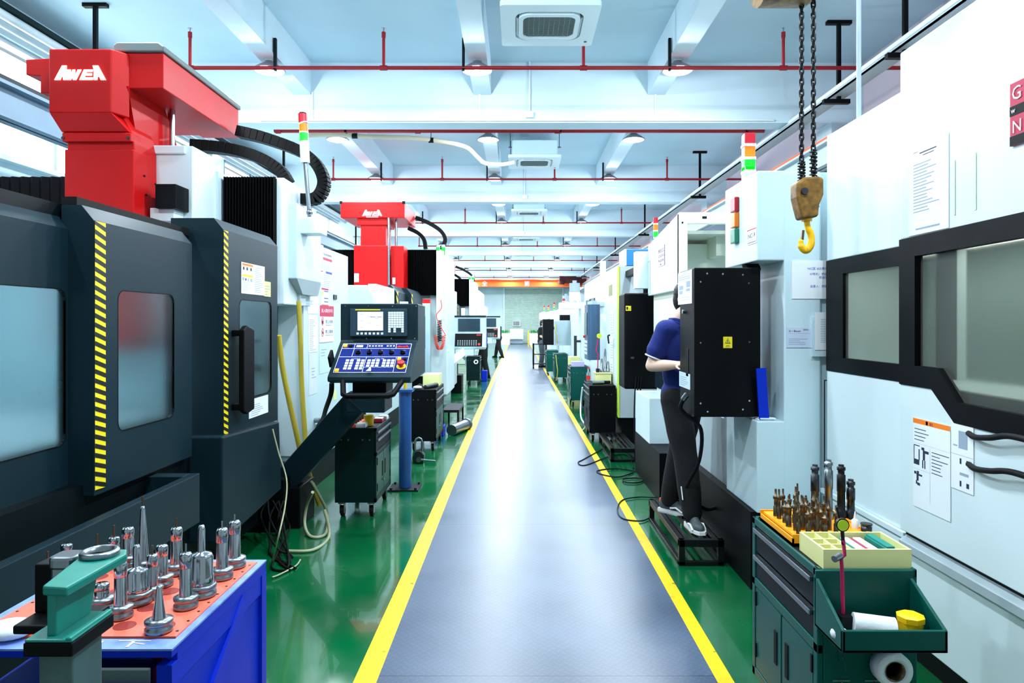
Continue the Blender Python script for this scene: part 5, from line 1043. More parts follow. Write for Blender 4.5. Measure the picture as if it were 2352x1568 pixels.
coil(hx_-.01, hy_+.05, ZW(735, 12.3), ZW(785, 12.3), .04, 90, .007).build('coiled_cable', A['rubber'], l2)
l3 = dup(l2, (-2.4, 8.6+8.5, 0), 'far white and red machine with black bellows and a pale control panel')
for ch in l3.children:
    if ch.name.split('.')[0] in ('crossbar', 'cable_chain', 'balance_rod'): ch.location.z -= .25
    if ch.name.split('.')[0] in ('control_panel', 'swing_arm'): ch.location += Vector((.14, -1.6, .05))
    if ch.name.split('.')[0] in ('coiled_air_hose', 'coiled_cable'): bpy.data.objects.remove(ch)
l4 = thing('machining_center', 'beige tall machine cabinet at the far end of the red machine row', 'machine', (-1.7, 27, 0))
MB().box(-3, -1.5, 27, 31, 0, 2.9).build('body', A['cream_paint'], l4, .02); MB().box(-1.5, -1.3, 27.5, 30, .3, 2.3).build('door', A['white_paint'], l4)
# ---------------------------------------------------------------- carts of this row
e1 = tool_cart('tool_cart', 'dark green tool cart with a yellow cup on top, under the big dark control panel', .35, .67, .76, A['green_cart'], A['dark_green'], mirror=True); e1.location = (-1.365, 6.13, 0)
e2 = tool_cart('tool_cart', 'dark tool cart behind the blue post', .34, .9, .79, A['green_cart'], A['black_paint'], mirror=True); e2.location = (-1.21, 9.24, 0)
e3 = dup(e1, (-1.16, 18.3, 0), 'green tool cart with a white tape ring below the second control panel')
tag(MB().lathe([(.03, 0), (.06, 0), (.06, .04), (.03, .04), (.03, 0)], (-1.08, 17.9, .62), 20, axis=(0, -1, 0)).build('tape_roll', A['paper']), 'white tape roll on the end of the far green cart below the second control panel', 'tape')
zt = .755
t = thing('tool_tray', 'orange tool tray on the cart under the dark control panel', 'tray', (-1.43, 6.05, zt)); MB().box(-1.52, -1.36, 5.84, 6.3, zt, zt+.03).build('tray', A['tray_orange'], t, .004)
pr = None; rr = random.Random(9)
for i in range(4):
    for j in range(5):
        lo = (-1.5+i*.038, 5.9+j*.085, zt+.03)
        if pr is None: pr = small_holder(.13, .011, 'dark_steel'); pr.location = lo; pr['label'] = 'slim dark steel tool standing in the tray on the cart under the dark control panel'; pr['group'] = 'tools on the cart under the dark control panel'; o = pr
        else: o = dup(pr, lo)
        o.scale = (1, 1, rr.uniform(.8, 1.5))
yb_ = thing('yellow_cup', 'yellow plastic cup on the cart under the dark control panel', 'cup', (-1.29, 5.98, zt)); MB().lathe([(.035, 0), (.045, .09), (.04, .09), (.032, .01)], (-1.29, 5.98, zt), 18).build('cup_body', A['yellow_plastic'], yb_)
for k, (x, y, mm, lab) in enumerate(((-1.33, 5.88, 'paper', 'white insert case at the near end of the cart under the dark control panel'), (-1.25, 6.2, 'sign_red', 'red insert case behind the yellow cup'), (-1.24, 6.36, 'paper', 'white insert case at the far end of the cart with the yellow cup'))):
    ic = thing('insert_case', lab, 'case', (x, y, zt)); MB().box(x-.04, x+.04, y-.05, y+.05, zt, zt+.03).build('case', A[mm], ic, .003); MB().box(x-.036, x+.036, y-.046, y+.046, zt+.03, zt+.036).build('lid', A['paper'], ic)
zt = .785
cb = thing('cream_box', 'cream plastic bin on the dark cart behind the blue post', 'box', (-1.16, 9.5, zt)); MB().box(-1.28, -1.06, 9.3, 9.65, zt, zt+.16).build('box_body', A['cream_plastic'], cb, .006)
tag(MB().tube([(-1.2, 8.95, zt+.02), (-1.08, 9.2, zt+.03)], .03, 10).build('steel_bar', A['dark_steel']), 'short steel bar on the dark cart behind the blue post', 'bar')
tag(MB().ball((-1.3, 8.95, zt+.02), (.06, .05, .022), 12, 6).build('rag', A['cloth_white']), 'white rag on the dark cart behind the blue post', 'rag')
# blue post
bp_ = thing('blue_post', 'blue round steel post bolted to the green floor beside the dark control panel', 'post', (-1.12, 6.86, 0))
MB().cyl((-1.12, 6.86, .012), (-1.12, 6.86, .96), .062, n=24).build('tube', A['blue_post'], bp_); MB().box(-1.27, -.97, 6.71, 7.01, 0, .012).build('base_plate', A['darker_paint'], bp_); MB().box(-1.2, -1.04, 6.78, 6.94, .96, .985).build('top_plate', A['blue_post'], bp_)
m = MB()
for x in (-1.24, -1.0):
    for y in (6.74, 6.98): m.cyl((x, y, .012), (x, y, .03), .012, n=8)
m.build('bolt', A['dark_steel'], bp_); MB().cyl((-1.12, 6.86, .985), (-1.12, 6.86, 1.08), .016, n=10).build('pin', A['yellow_plastic'], bp_)
# lifting clamp, steel bar and stand on the floor
lc = thing('lifting_clamp', 'steel lifting clamp with loop and side bar lying on the green floor', 'clamp', (-1.15, 8.1, 0))
MB().prism([(-1.22, 0), (-1.1, 0), (-1.09, .1), (-1.13, .15), (-1.19, .15), (-1.23, .08)], 'y', 8.03, 8.13).build('clamp_body', A['dark_steel'], lc, .01)
MB().tube([(-1.2, 8.08, .12), (-1.205, 8.08, .24), (-1.19, 8.08, .28), (-1.16, 8.08, .295), (-1.13, 8.08, .28), (-1.115, 8.08, .24), (-1.12, 8.08, .12)], .012, 8).build('loop', A['satin_steel'], lc); MB().cyl((-1.15, 8.02, .05), (-.95, 7.98, .04), .014, n=10).cyl((-1.15, 8.0, .05), (-1.15, 8.03, .05), .03, n=12).build('side_bar', A['satin_steel'], lc)
sb = MB().cyl((-.96, 10.0, .08), (-.78, 10.6, .08), .08, n=24).cyl((-.795, 10.55, .08), (-.78, 10.6, .08), .095, n=24); tag(sb.build('steel_roller', A['satin_steel']), 'polished steel roller lying on the green floor by the yellow line', 'roller')
ss = thing('low_stand', 'low black steel stand behind the steel roller', 'stand', (-1.03, 10.9, 0)); MB().box(-1.16, -.9, 10.6, 11.5, .26, .3).build('top', A['black_metal'], ss)
for x in (-1.16, -.93):
    for y in (10.6, 11.47): MB().box(x, x+.03, y, y+.03, 0, .26).build('leg', A['black_metal'], ss)
tag(MB().box(-1.22, -1.07, 9.95, 10.25, 0, .14).build('blue_bin', A['blue_paint'], None, .01), 'small blue bin on the floor behind the dark cart', 'bin')
tag(MB().box(-1.55, -1.3, 16.0, 16.5, 0, .42).build('black_cabinet', A['black_paint'], None, .01), 'low black cabinet on the floor under the white swing arm', 'cabinet')
tag(MB().box(-1.0, -.85, 19.2, 19.5, .0, .3).build('blue_bin', A['blue_paint'], None, .01), 'blue bin on the floor beside the far green cart', 'bin')
# hoses and cables on the floor by the first machine
tag(MB().tube(smooth_path([gp(715, 1105, .35), gp(735, 1140, .2), gp(752, 1180, .03), gp(748, 1225), gp(715, 1232), gp(700, 1205, .05), gp(705, 1160, .2), gp(718, 1130, .35)], 8), .012, 8).build('coolant_hose', A['hose_clear']), 'clear coolant hose coiled on the floor beside the machine pedestal', 'hose')
tag(MB().tube(smooth_path([gp(745, 1170, .2), gp(756, 1230, .015), gp(720, 1262), gp(660, 1265)], 8), .012, 8).build('coolant_hose', A['hose_clear']), 'olive hose running along the floor under the coiled clear hose', 'hose')
m = MB(); rr = random.Random(5)
for k in range(7):
    p0 = gp(615+rr.uniform(0, 40), 1150, .25); m.tube(smooth_path([p0, p0+Vector((rr.uniform(-.05, .1), -.1, -.1)), gp(620+rr.uniform(0, 50), 1230+rr.uniform(-20, 30), .05), gp(610+rr.uniform(0, 70), 1280+rr.uniform(-15, 25), .012), gp(640+rr.uniform(0, 40), 1290+rr.uniform(-15, 20), .012)], 6), .008, 6)
tag(m.build('tangled_cables', A['rubber']), 'tangle of black cables on the floor in front of the machine pedestal', 'cables', kind='stuff')
tag(MB().tube(smooth_path([gp(690, 1285), gp(678, 1300), gp(640, 1320), gp(625, 1325)], 8), .006, 6).build('thin_hose', A['hose_clear']), 'thin clear hose end curling on the floor near the blue table', 'hose')
tag(MB().tube(smooth_path([P(626, 985, 5.0), P(640, 1040, 5.0), P(658, 1100, 4.95), P(655, 1160, 4.7), P(640, 1230, 4.5), gp(625, 1290)], 8), .006, 6).build('thin_hose', A['hose_clear']), 'thin clear hose hanging from the dark machine door corner to the floor', 'hose')
# ---------------------------------------------------------------- blue tool table
TX0, TX1, TY0, TY1, TZ = -1.42, -.846, 1.685, 2.32, .85
bt_ = thing('tool_table', 'blue steel tool table with orange trays of tool holders', 'table', ((TX0+TX1)/2, 2, 0))
m = MB().box(TX0, TX1, TY0, TY0+.055, TZ-.005, TZ).box(TX0, TX1, TY1-.03, TY1, TZ-.005, TZ).box(TX0, TX0+.03, TY0+.055, TY1-.03, TZ-.005, TZ).box(TX1-.02, TX1, TY0+.055, TY1-.03, TZ-.005, TZ); m.build('top_frame', A['pale_blue_edge'], bt_)
MB().box(TX0+.002, TX1-.002, TY0+.002, TY0+.03, TZ-.022, TZ-.0055).box(TX1-.03, TX1-.002, TY0+.0305, TY1-.002, TZ-.04, TZ-.0055).box(TX0+.002, TX1-.031, TY0+.031, TY1-.002, TZ-.034, TZ-.029).build('rim', A['blue_paint'], bt_)
m = MB()
for x in (TX0, TX1-.04):
    for y in (TY0, TY1-.04): MB().box(x+.001, x+.039, y+.001, y+.039, 0, TZ-.041).build('leg', A['blue_paint'], bt_)
MB().box(TX1-.02, TX1-.012, TY0+.03, TY1-.03, .15, TZ-.05).build('side_panel', A['blue_paint'], bt_); MB().box(TX1-.035, TX1-.004, TY0+.004, TY1-.004, TZ-.1, TZ-.042).build('rail', A['blue_paint'], bt_)
MB().obox((TX1-.006, 1.9, .6), (.012, .05, .62), Euler((-.9, 0, 0)).to_matrix()).build('shadow_line_brace', A['blue_paint'], bt_)  # frame diagonal that also takes the place of a shadow line on the panel
MB().box(TX0+.04, TX1-.04, TY0+.01, TY1-.045, .68, .70).build('shelf', A['blue_paint'], bt_); MB().box(TX0+.045, TX1-.045, TY0-.004, TY0+.009, .66, .70).build('front_rail', A['blue_paint'], bt_)
m = MB()
m.text('T 如 下', (-1.2, TY0+.012, TZ+.0005), (1, 0, 0), (0, 1, 0), .04, fit=.28); m.build('chalk_lettering', A['letter_white'], bt_)
for k, (a, b) in enumerate(((TX0+.03, -1.105), (-1.095, TX1-.02))):
    m = MB(); m.box(a, b, TY0+.06, TY1-.03, TZ-.028, TZ+.004); m.m = 1
    for i in range(2):
        for j in range(5):
            x = a+(b-a)*(.28+.45*i); y = TY0+.12+j*.115; m.cyl((x, y, TZ+.004), (x, y, TZ+.0048), .028, n=18, sm=False)
    m.m = 2
    for j in range(9): m.cyl((a+.012, TY0+.09+j*.06, TZ+.004), (a+.012, TY0+.09+j*.06, TZ+.005), .004, n=8); m.cyl((b-.012, TY0+.09+j*.06, TZ+.004), (b-.012, TY0+.09+j*.06, TZ+.005), .004, n=8)
    m.build('orange_tray', [A['tray_orange'], A['slot_red'], A['dark_steel']], bt_)
zz = TZ+.004
def holder(px, py, top, r, kind, lab, pin=0, pinm='brown_steel'):
    Y = (H-zz)*F/(py-VY); x = XW(px, Y); s = Y/F; h = (py-top)*s; R = r*s; c = (x, Y, zz)
    t = thing('tool_holder', lab, 'tool holder', c, 'tool holders on the blue table')
    fl = R*(1.9 if kind != 'chuck' else 1.3)
    MB().lathe([(fl*.8, 0), (fl, .003), (fl, .012), (fl*.85, .016), (fl*.85, .02), (fl, .024), (fl, .032), (R*1.15, .036)], c, 24).build('flange', A['satin_steel'], t)
    if kind == 'cyl': pr = [(R*1.05, .03), (R, .036), (R*.95, h*.72), (R*.92, h*.73), (R*1.0, h*.74), (R*1.0, h*.95), (R*.75, h), (0, h)]
    elif kind == 'chuck': pr = [(R, .03), (R*1.05, .04), (R*1.05, h*.3), (R, h*.31), (R, h*.55), (R*.85, h*.6), (R*.4, h*.62), (R*.32, h*.64), (R*.32, h*.93), (R*.2, h), (0, h)]
    else: pr = [(R, .03), (R*.9, .04), (R*.35, h*.95), (R*.25, h), (0, h)]
    MB().lathe(pr, c, 24).build('shank', A['steel'], t)
    if pin: MB().cyl((x, Y, zz+h), (x, Y, zz+h+pin*s), 2.2*s, n=8).build('cutter', A[pinm], t)
for a in ((365, 1450, 1345, 16, 'cone', 'short conical tool holder at the near edge of the orange tray'), (427, 1395, 1268, 14, 'cyl', 'round steel tool holder in front of the big chuck with side shank', 20, 'steel'), (463, 1368, 1205, 25, 'chuck', 'big milling chuck with slim shank toward the far corner of the tray'),
          (510, 1328, 1212, 13, 'cyl', 'slim tool holder, second from the far corner of the blue table', 16, 'steel'), (539, 1302, 1195, 13, 'cyl', 'slim tool holder at the far corner of the blue table', 14, 'steel'), (405, 1318, 1210, 13, 'cyl', 'slim tool holder with thin brown drill behind the big chucks', 20), (372, 1345, 1250, 13, 'cyl', 'short tool holder between the tall cone and the drill holder'),
          (350, 1372, 1272, 12, 'cyl', 'tool holder with yellow-brown cutter in the middle of the tray', 20), (314, 1385, 1250, 26, 'chuck', 'big milling chuck in the middle of the blue table'), (328, 1310, 1162, 14, 'cone', 'tallest tool holder, a long polished cone with a pin', 22), (277, 1418, 1288, 14, 'cyl', 'polished tool holder just beside the teal fixture'),
          (234, 1398, 1338, 16, 'cyl', 'stubby tool holder partly behind the teal fixture'), (294, 1298, 1210, 13, 'cyl', 'tool holder at the back of the table behind the teal fixture ring'), (262, 1296, 1232, 12, 'cyl', 'tool holder with brown drill behind the teal fixture', 26), (224, 1300, 1252, 11, 'cyl', 'short tool holder with thin drill behind the fixture ring', 26), (153, 1305, 1248, 12, 'cyl', 'tool holder standing farthest along the back of the blue table'), (110, 1330, 1290, 12, 'cyl', 'tool holder with thin drill behind the black clamp column', 24)): holder(*a)
# things on the shelf of the table
for k, (px, py, mm, lab) in enumerate(((270, 1530, 'satin_steel', 'steel spanner on the shelf of the blue table'), (330, 1545, 'hook_bright', 'yellow box on the shelf of the blue table'), (345, 1515, 'stop_red', 'red handle on the shelf of the blue table'))):
    p_ = P(px, py, 1.78); z_ = .7005
    if k == 0:
        o = MB().obox((p_.x, 1.78, z_+.035), (.2, .05, .07), Matrix.Identity(3)).build('tool_case', A['satin_steel'], None, .008); tag(o, 'grey steel tool case on the shelf of the blue table', 'case')
    elif k == 1: tag(MB().obox((p_.x-.14, 1.75, z_+.025), (.06, .05, .05), Matrix.Identity(3)).build('yellow_box', A['hook_bright'], None, .004), lab, 'box')
    else: tag(MB().tube([(p_.x-.02, 1.83, z_+.06), (p_.x+.05, 1.87, z_+.06)], .018, 10).box(p_.x-.02, p_.x+.05, 1.815, 1.885, z_, z_+.045).build('red_handle_tool', A['stop_red'], None), lab, 'tool')
tag(MB().ball((-1.29, 1.75, .87), (.06, .05, .022), 14, 8).build('rag', A['cloth_white']), 'white rag at the near edge of the blue table', 'rag')
# teal tightening fixture on its stand
fx_ = thing('tightening_fixture', 'teal tool tightening fixture on a black plate and grey post before the blue table', 'fixture', (-.82, 1.26, 0))
MB().box(-.863, -.777, 1.2, 1.325, 1.066, 1.09).build('plate', A['black_paint'], fx_, .002); MB().box(-.85, -.79, 1.22, 1.31, .02, 1.066).build('post', mat('post_grey', (70, 98, 96), .5, var=.25, scale=12), fx_, .004); MB().box(-.97, -.67, 1.12, 1.42, 0, .02).build('foot', A['black_paint'], fx_)
MB().box(-.862, -.778, 1.201, 1.324, 1.09, 1.096).prism([(1.215, 1.094), (1.315, 1.094), (1.34, 1.17), (1.215, 1.17)], 'x', -.832, -.815).box(-.79, -.779, 1.2, 1.324, 1.094, 1.1).build('body', A['teal_enamel'], fx_, .003)
MB().prism([(-.838, 1.212), (-.79, 1.205), (-.784, 1.38), (-.8, 1.41), (-.86, 1.41), (-.87, 1.37)], 'z', 1.168, 1.186).build('arm', A['teal_enamel'], fx_, .004)
c = (-.832, 1.37, 1.186); MB().lathe([(.024, 0), (.036, 0), (.036, .008), (.032, .012), (.026, .012), (.024, 0)], c, 32).build('ring', A['satin_steel'], fx_)
MB().box(-.925, -.885, 1.36, 1.41, 1.13, 1.185).prism(rrect(-.93, -.875, 1.355, 1.41, .015, 4), 'z', 1.16, 1.186).build('clamp', A['satin_steel'], fx_, .006)
MB().box(-.97, -.93, 1.38, 1.43, 1.066, 1.165).box(-.97, -.84, 1.32, 1.42, 1.05, 1.068).box(-.93, -.86, 1.38, 1.4, 1.14, 1.165).build('clamp_column', A['black_paint'], fx_, .004)
# ================================================================ people
def organic(name, mb, m, parent, voxel=.012, smooth=6, factor=.5, mats=None, pick=None):
    # fuse the overlapping limbs into one continuous skin
    o = mb.build(name, m, parent)
    r = o.modifiers.new('fuse', 'REMESH'); r.mode = 'VOXEL'; r.voxel_size = voxel; r.use_smooth_shade = True
    if smooth: s = o.modifiers.new('relax', 'SMOOTH'); s.iterations = smooth; s.factor = factor
    dg = bpy.context.evaluated_depsgraph_get(); dg.update()
    me = bpy.data.meshes.new_from_object(o.evaluated_get(dg)); o.modifiers.clear(); old = o.data; o.data = me; bpy.data.meshes.remove(old)
    me.name = name
    while len(me.materials): me.materials.pop()
    for q in (mats or [m]): me.materials.append(q)
    me.polygons.foreach_set('use_smooth', [True]*len(me.polygons))
    if pick: me.polygons.foreach_set('material_index', [pick(p.center) for p in me.polygons])
    return o
def limb(mb, pts, rs, k=5, n=14):
    P_ = smooth_path(pts, k); m = len(P_); R_ = []
    for i in range(m):
        t = i/(m-1)*(len(rs)-1); a = int(min(t, len(rs)-2)); f = t-a; f = f*f*(3-2*f); R_.append(rs[a]*(1-f)+rs[a+1]*f)
    mb.tube(P_, R_, n); mb.ball(P_[0], R_[0]*.98, 12, 8); mb.ball(P_[-1], R_[-1]*.98, 12, 8)
def hand(mb, wrist, d, palm, s=1., curl=.5):
    # d: along the fingers, palm: direction the palm faces
    d = Vector(d).normalized(); pn = Vector(palm); pn = (pn-d*pn.dot(d)).normalized(); sd = d.cross(pn); w_ = Vector(wrist)
    mb.obox(w_+d*.045*s, (.085*s, .076*s, .026*s), Matrix((d, sd, pn)).transposed()); limb(mb, [w_-d*.02*s, w_+d*.03*s], [.026*s, .03*s], 3, 10)
    for i, (l_, o_) in enumerate(((.068, -.03), (.078, -.01), (.072, .011), (.056, .03))):
        p = w_+d*.085*s+sd*o_*s; q = [p]
        a = 0
        for seg, c in ((.45, .35), (.32, .9), (.25, .7)):
            a += curl*c; q.append(q[-1]+(d*math.cos(a)+pn*math.sin(a))*l_*seg*s)
        limb(mb, q, [.0098*s, .0092*s, .0088*s, .0075*s], 3, 8)
    p = w_+d*.025*s-sd*.036*s; limb(mb, [p, p-sd*.028*s+d*.02*s+pn*.012*s, p-sd*.034*s+d*.048*s+pn*.024*s, p-sd*.03*s+d*.066*s+pn*.034*s], [.014*s, .0115*s, .010*s, .008*s], 3, 8)
def person(label, loc, f, J, C, floor=0., shoe_detail=False, group=None):
    # f: facing (x,y); J: joints in world space; C: colours
    t = thing('person', label, 'person', loc, group); f = Vector((f[0], f[1], 0)).normalized(); r = Vector((f.y, -f.x, 0)); up = Vector((0, 0, 1)); Rm = Matrix((r, f, up)).transposed()
    g = lambda k: Vector(J[k])
    pel, chest, neck, head = g('pelvis'), g('chest'), g('neck'), g('head')
    def ell(mb, c, rx, ry, rz, n=16, m=10):
        b = MB(); b.ball((0, 0, 0), (rx, ry, rz), n, m); mb.add([Vector(c)+Rm @ v for v in b.v], b.f, True)
    def torso(mb, e, z0=None):
        ell(mb, pel, .165+e, .115+e, .14+e); ell(mb, (pel+chest)/2, .15+e, .105+e, .17+e); ell(mb, chest, .17+e, .112+e, .19+e)
        for s in ('r', 'l'): limb(mb, [chest+up*.12, g(s+'_shoulder')], [.075+e, .058+e], 4)
    body = MB(); torso(body, 0)
    limb(body, [chest+up*.12, neck, head-up*.06], [.07, .056, .055], 4)
    ell(body, head+up*.02, .074, .092, .112); ell(body, head-up*.06+f*.018, .054, .064, .062); ell(body, head-up*.105+f*.055, .024, .02, .018)
    limb(body, [head+f*.088+up*.03, head+f*.112-up*.012], [.009, .016], 3, 8); ell(body, head+f*.085-up*.052, .026, .012, .011)
    for s in (-1, 1):
        ell(body, head+r*s*.074-f*.008, .012, .02, .032); ell(body, head+f*.082+r*s*.03+up*.035, .02, .01, .007)
    for s in ('r', 'l'):
        limb(body, [g(s+'_shoulder'), g(s+'_elbow')], [.054, .043]); limb(body, [g(s+'_elbow'), (g(s+'_elbow')*.65+g(s+'_wrist')*.35), g(s+'_wrist')], [.043, .044, .027])
        d = g(s+'_wrist')-g(s+'_elbow'); hand(body, g(s+'_wrist'), J.get(s+'_hand', d), J.get(s+'_palm', (0, 0, -1)), 1.0, .55)
        limb(body, [g(s+'_hip'), g(s+'_knee')], [.085, .055]); limb(body, [g(s+'_knee'), g(s+'_knee')*.6+g(s+'_ankle')*.4, g(s+'_ankle')], [.055, .058, .036])
    organic('body', body, A['skin'], t, .0085, 4)
    eye = MB()
    for s in (-1, 1): eye.ball(head+f*.083+r*s*.03+up*.022, .011, 10, 6)
    eye.build('eyes', A['hair'], t)
    hb = MB()
    ell(hb, head+up*.05-f*.012, .086, .1, .095); ell(hb, head-f*.045+up*.0, .078, .07, .1); ell(hb, head+f*.055+up*.098, .06, .045, .03)
    organic('hair', hb, A['hair'], t, .01, 3)
    sh = MB(); torso(sh, .022); hem = pel-up*J.get('hem', .06)
    ell(sh, hem+up*.08, .185, .135, .14)
    limb(sh, [chest+up*.13, neck-up*.03], [.085, .07], 4)
    for s in ('r', 'l'):
        a, b = g(s+'_shoulder'), g(s+'_elbow'); limb(sh, [a, a+(b-a)*.4, a+(b-a)*.58], [.073, .076, .082])
    so = organic('shirt', sh, A[C['shirt']], t, .012, 6); so['label'] = C['shirt_label']
    if C.get('trim'):
        for s in ('r', 'l'):
            a, b = g(s+'_shoulder'), g(s+'_elbow'); d = (b-a).normalized(); u = d.orthogonal().normalized(); v = d.cross(u); c = a+(b-a)*.58+d*.052
            MB().tube([c+(u*math.cos(q*math.pi/12)+v*math.sin(q*math.pi/12))*.068 for q in range(24)], .006, 8, cyc=True).build('sleeve_trim', A['letter_white'], t)
        cm = MB(); c = neck+up*.0
        for k, (rr_, z, mi) in enumerate(((.078, -.03, 0), (.074, .0, 0), (.08, -.005, 0), (.092, -.036, 0), (.094, -.042, 1), (.088, -.042, 1))): pass
        ring = lambda rr_, dz, drop: [c+Rm @ Vector((rr_*math.sin(q*math.pi/14), rr_*math.cos(q*math.pi/14)*1.02, dz-drop*max(0, math.cos(q*math.pi/14))**3)) for q in range(28)]
        cm.tube(ring(.072, .0, .05), .012, 8, cyc=True); cm.tube(ring(.08, -.018, .055), .013, 8, cyc=True); cm.tube(ring(.088, -.036, .06), .012, 8, cyc=True); cm.m = 1; cm.tube(ring(.093, -.05, .062), .005, 6, cyc=True)
        cm.build('collar', [A[C['shirt']], A['letter_white']], t)
        # close the gap under the collar
    tr = MB(); ell(tr, pel-up*.02, .178, .128, .13)
    for s in ('r', 'l'):
        h, k, a = g(s+'_hip'), g(s+'_knee'), g(s+'_ankle')
        limb(tr, [h+up*.02, h*.5+k*.5, k, k*.5+a*.5+J.get('baggy', Vector((0, 0, 0))), a+up*.02], [.112, .104, .088, .084, .07], 6)
    to = organic('trousers', tr, A[C['trousers']], t, .012, 5); to['label'] = C['trousers_label']
    if C.get('stripe'):
        k, a = g('r_knee'), g('r_ankle'); c = k*.42+a*.58; out = (Vector((-.75, -.65, 0))).normalized(); m = MB(); c = c+out*.088; d = (k-a).normalized()
        m.obox(c, (.006, .012, .09), Matrix((d.cross(Vector((0, 1, 0))).normalized(), Vector((0, 1, 0)), d)).transposed()); m.build('reflective_strip', A['paper'], t)
    for s in ('r', 'l'):
        a = g(s+'_ankle'); td = Vector(J.get(s+'_toe', f)).normalized(); sd = Vector((td.y, -td.x, 0)); b = Vector((a.x, a.y, floor)); Ms = Matrix((sd, td, up)).transposed()
        def e2(mb, x, y, z, rx, ry, rz): q = MB(); q.ball((0, 0, 0), (rx, ry, rz), 14, 8); mb.add([b+Ms @ (Vector((x, y, z))+v) for v in q.v], q.f, True)
        so_ = MB(); out = [(-.034, -.075), (-.03, -.085), (.03, -.085), (.034, -.075), (.037, 0), (.047, .09), (.044, .15), (.02, .185), (-.02, .187), (-.042, .155), (-.046, .09), (-.038, 0)]
        n = len(out); vs = [b+Ms @ Vector((x*q, y*q+.0, z+(.014 if y > .14 and z < .01 else 0))) for z, q in ((.0, .96), (.012, 1.02), (.034, 1.0)) for x, y in out]
        so_.add(vs, [[k*n+i, k*n+(i+1) % n, (k+1)*n+(i+1) % n, (k+1)*n+i] for k in range(2) for i in range(n)]+[list(range(n-1, -1, -1)), list(range(2*n, 3*n))])
        up_ = MB(); e2(up_, 0, .1, .045, .044, .08, .038); e2(up_, 0, .0, .055, .038, .08, .05); e2(up_, 0, -.045, .06, .034, .042, .055); e2(up_, 0, .04, .07, .036, .06, .04)
        sho = organic('shoe', up_, A[C['shoe']], t, .008, 4)
        so_.build('sole', A[C['sole']], sho)
        if shoe_detail:
            m = MB()
            for k in range(4): e = .05+k*.022; m.tube([b+Ms @ Vector((x, e, .094-k*.007-(abs(x)*.35))) for x in (-.026, -.012, 0, .012, .026)], .003, 6)
            m.build('laces', A['paper'], sho)
            m = MB(); m.tube([b+Ms @ Vector((x, y, z)) for x, y, z in ((-.045, .13, .03), (-.048, .08, .06), (-.042, .03, .05))], .008, 8); m.tube([b+Ms @ Vector((x, y, z)) for x, y, z in ((.045, .13, .03), (.048, .08, .06), (.042, .03, .05))], .008, 8); m.build('stripe', A['shoe_white'], sho)
            MB().obox(b+Ms @ Vector((0, -.075, .09)), (.03, .012, .03), Ms).build('heel_tab', A['shoe_orange'], sho)
        if C.get('socks'): MB().cyl(b+Vector((0, 0, .07)), b+Vector((0, 0, .15)), .042, .044, 14).build('sock', A['paper'], sho)
    return t
# the operator at the black control cabinet, on the step stand
S0 = .177; px_, py_ = 1.225, 5.12
person('man in navy polo with white trim and black trousers on the step stand', (px_, py_, S0), (.57, -.82), dict(
    pelvis=(1.225, 5.12, S0+.93), chest=(1.22, 5.09, S0+1.29), neck=(1.195, 5.06, S0+1.495), head=(1.245, 5.04, S0+1.64), hem=.08,
    r_shoulder=(1.075, 5.0, S0+1.415), l_shoulder=(1.40, 5.17, S0+1.415), r_elbow=(.975, 5.02, S0+1.155), r_wrist=(1.14, 4.83, S0+1.175), r_hand=(.4, -.85, .05), l_elbow=(1.5, 5.02, S0+1.15), l_wrist=(1.4, 4.83, S0+1.2),
    r_hip=(1.16, 5.06, S0+.9), l_hip=(1.3, 5.17, S0+.9), r_knee=(1.215, 4.98, S0+.5), r_ankle=(1.245, 4.9, S0+.09), l_knee=(1.235, 5.24, S0+.5), l_ankle=(1.175, 5.32, S0+.09), r_toe=(.12, -1, 0), l_toe=(.75, -.65, 0)),
    dict(shirt='navy_polo', shirt_label='navy polo shirt', trim=True, trousers='black_cloth', trousers_label='loose black trousers', stripe=True, shoe='shoe_grey', sole='shoe_white', socks=True), S0, True)
# the man beyond, at the black trolley
Yq = 25.2; xq = XW(1243, Yq)
person('man in dark T-shirt and grey jeans standing by the black trolley', (xq, Yq, 0), (1, -.25), dict(
    pelvis=(xq, Yq, .95), chest=(xq, Yq, 1.28), neck=(xq+.03, Yq, 1.46), head=(xq+.06, Yq, 1.60), r_shoulder=(xq-.04, Yq-.18, 1.4), l_shoulder=(xq+.04, Yq+.18, 1.4), r_elbow=(xq-.02, Yq-.22, 1.13), r_wrist=(xq+.2, Yq-.2, 1.02), l_elbow=(xq+.1, Yq+.2, 1.13), l_wrist=(xq+.28, Yq+.1, 1.1),
    r_hip=(xq, Yq-.09, .92), l_hip=(xq+.02, Yq+.09, .92), r_knee=(xq+.03, Yq-.1, .5), l_knee=(xq+.05, Yq+.1, .5), r_ankle=(xq-.02, Yq-.1, .09), l_ankle=(xq+.02, Yq+.12, .09)),
    dict(shirt='black_cloth', shirt_label='dark T-shirt', trousers='grey_cloth', trousers_label='grey jeans', shoe='rubber', sole='rubber'), .0)
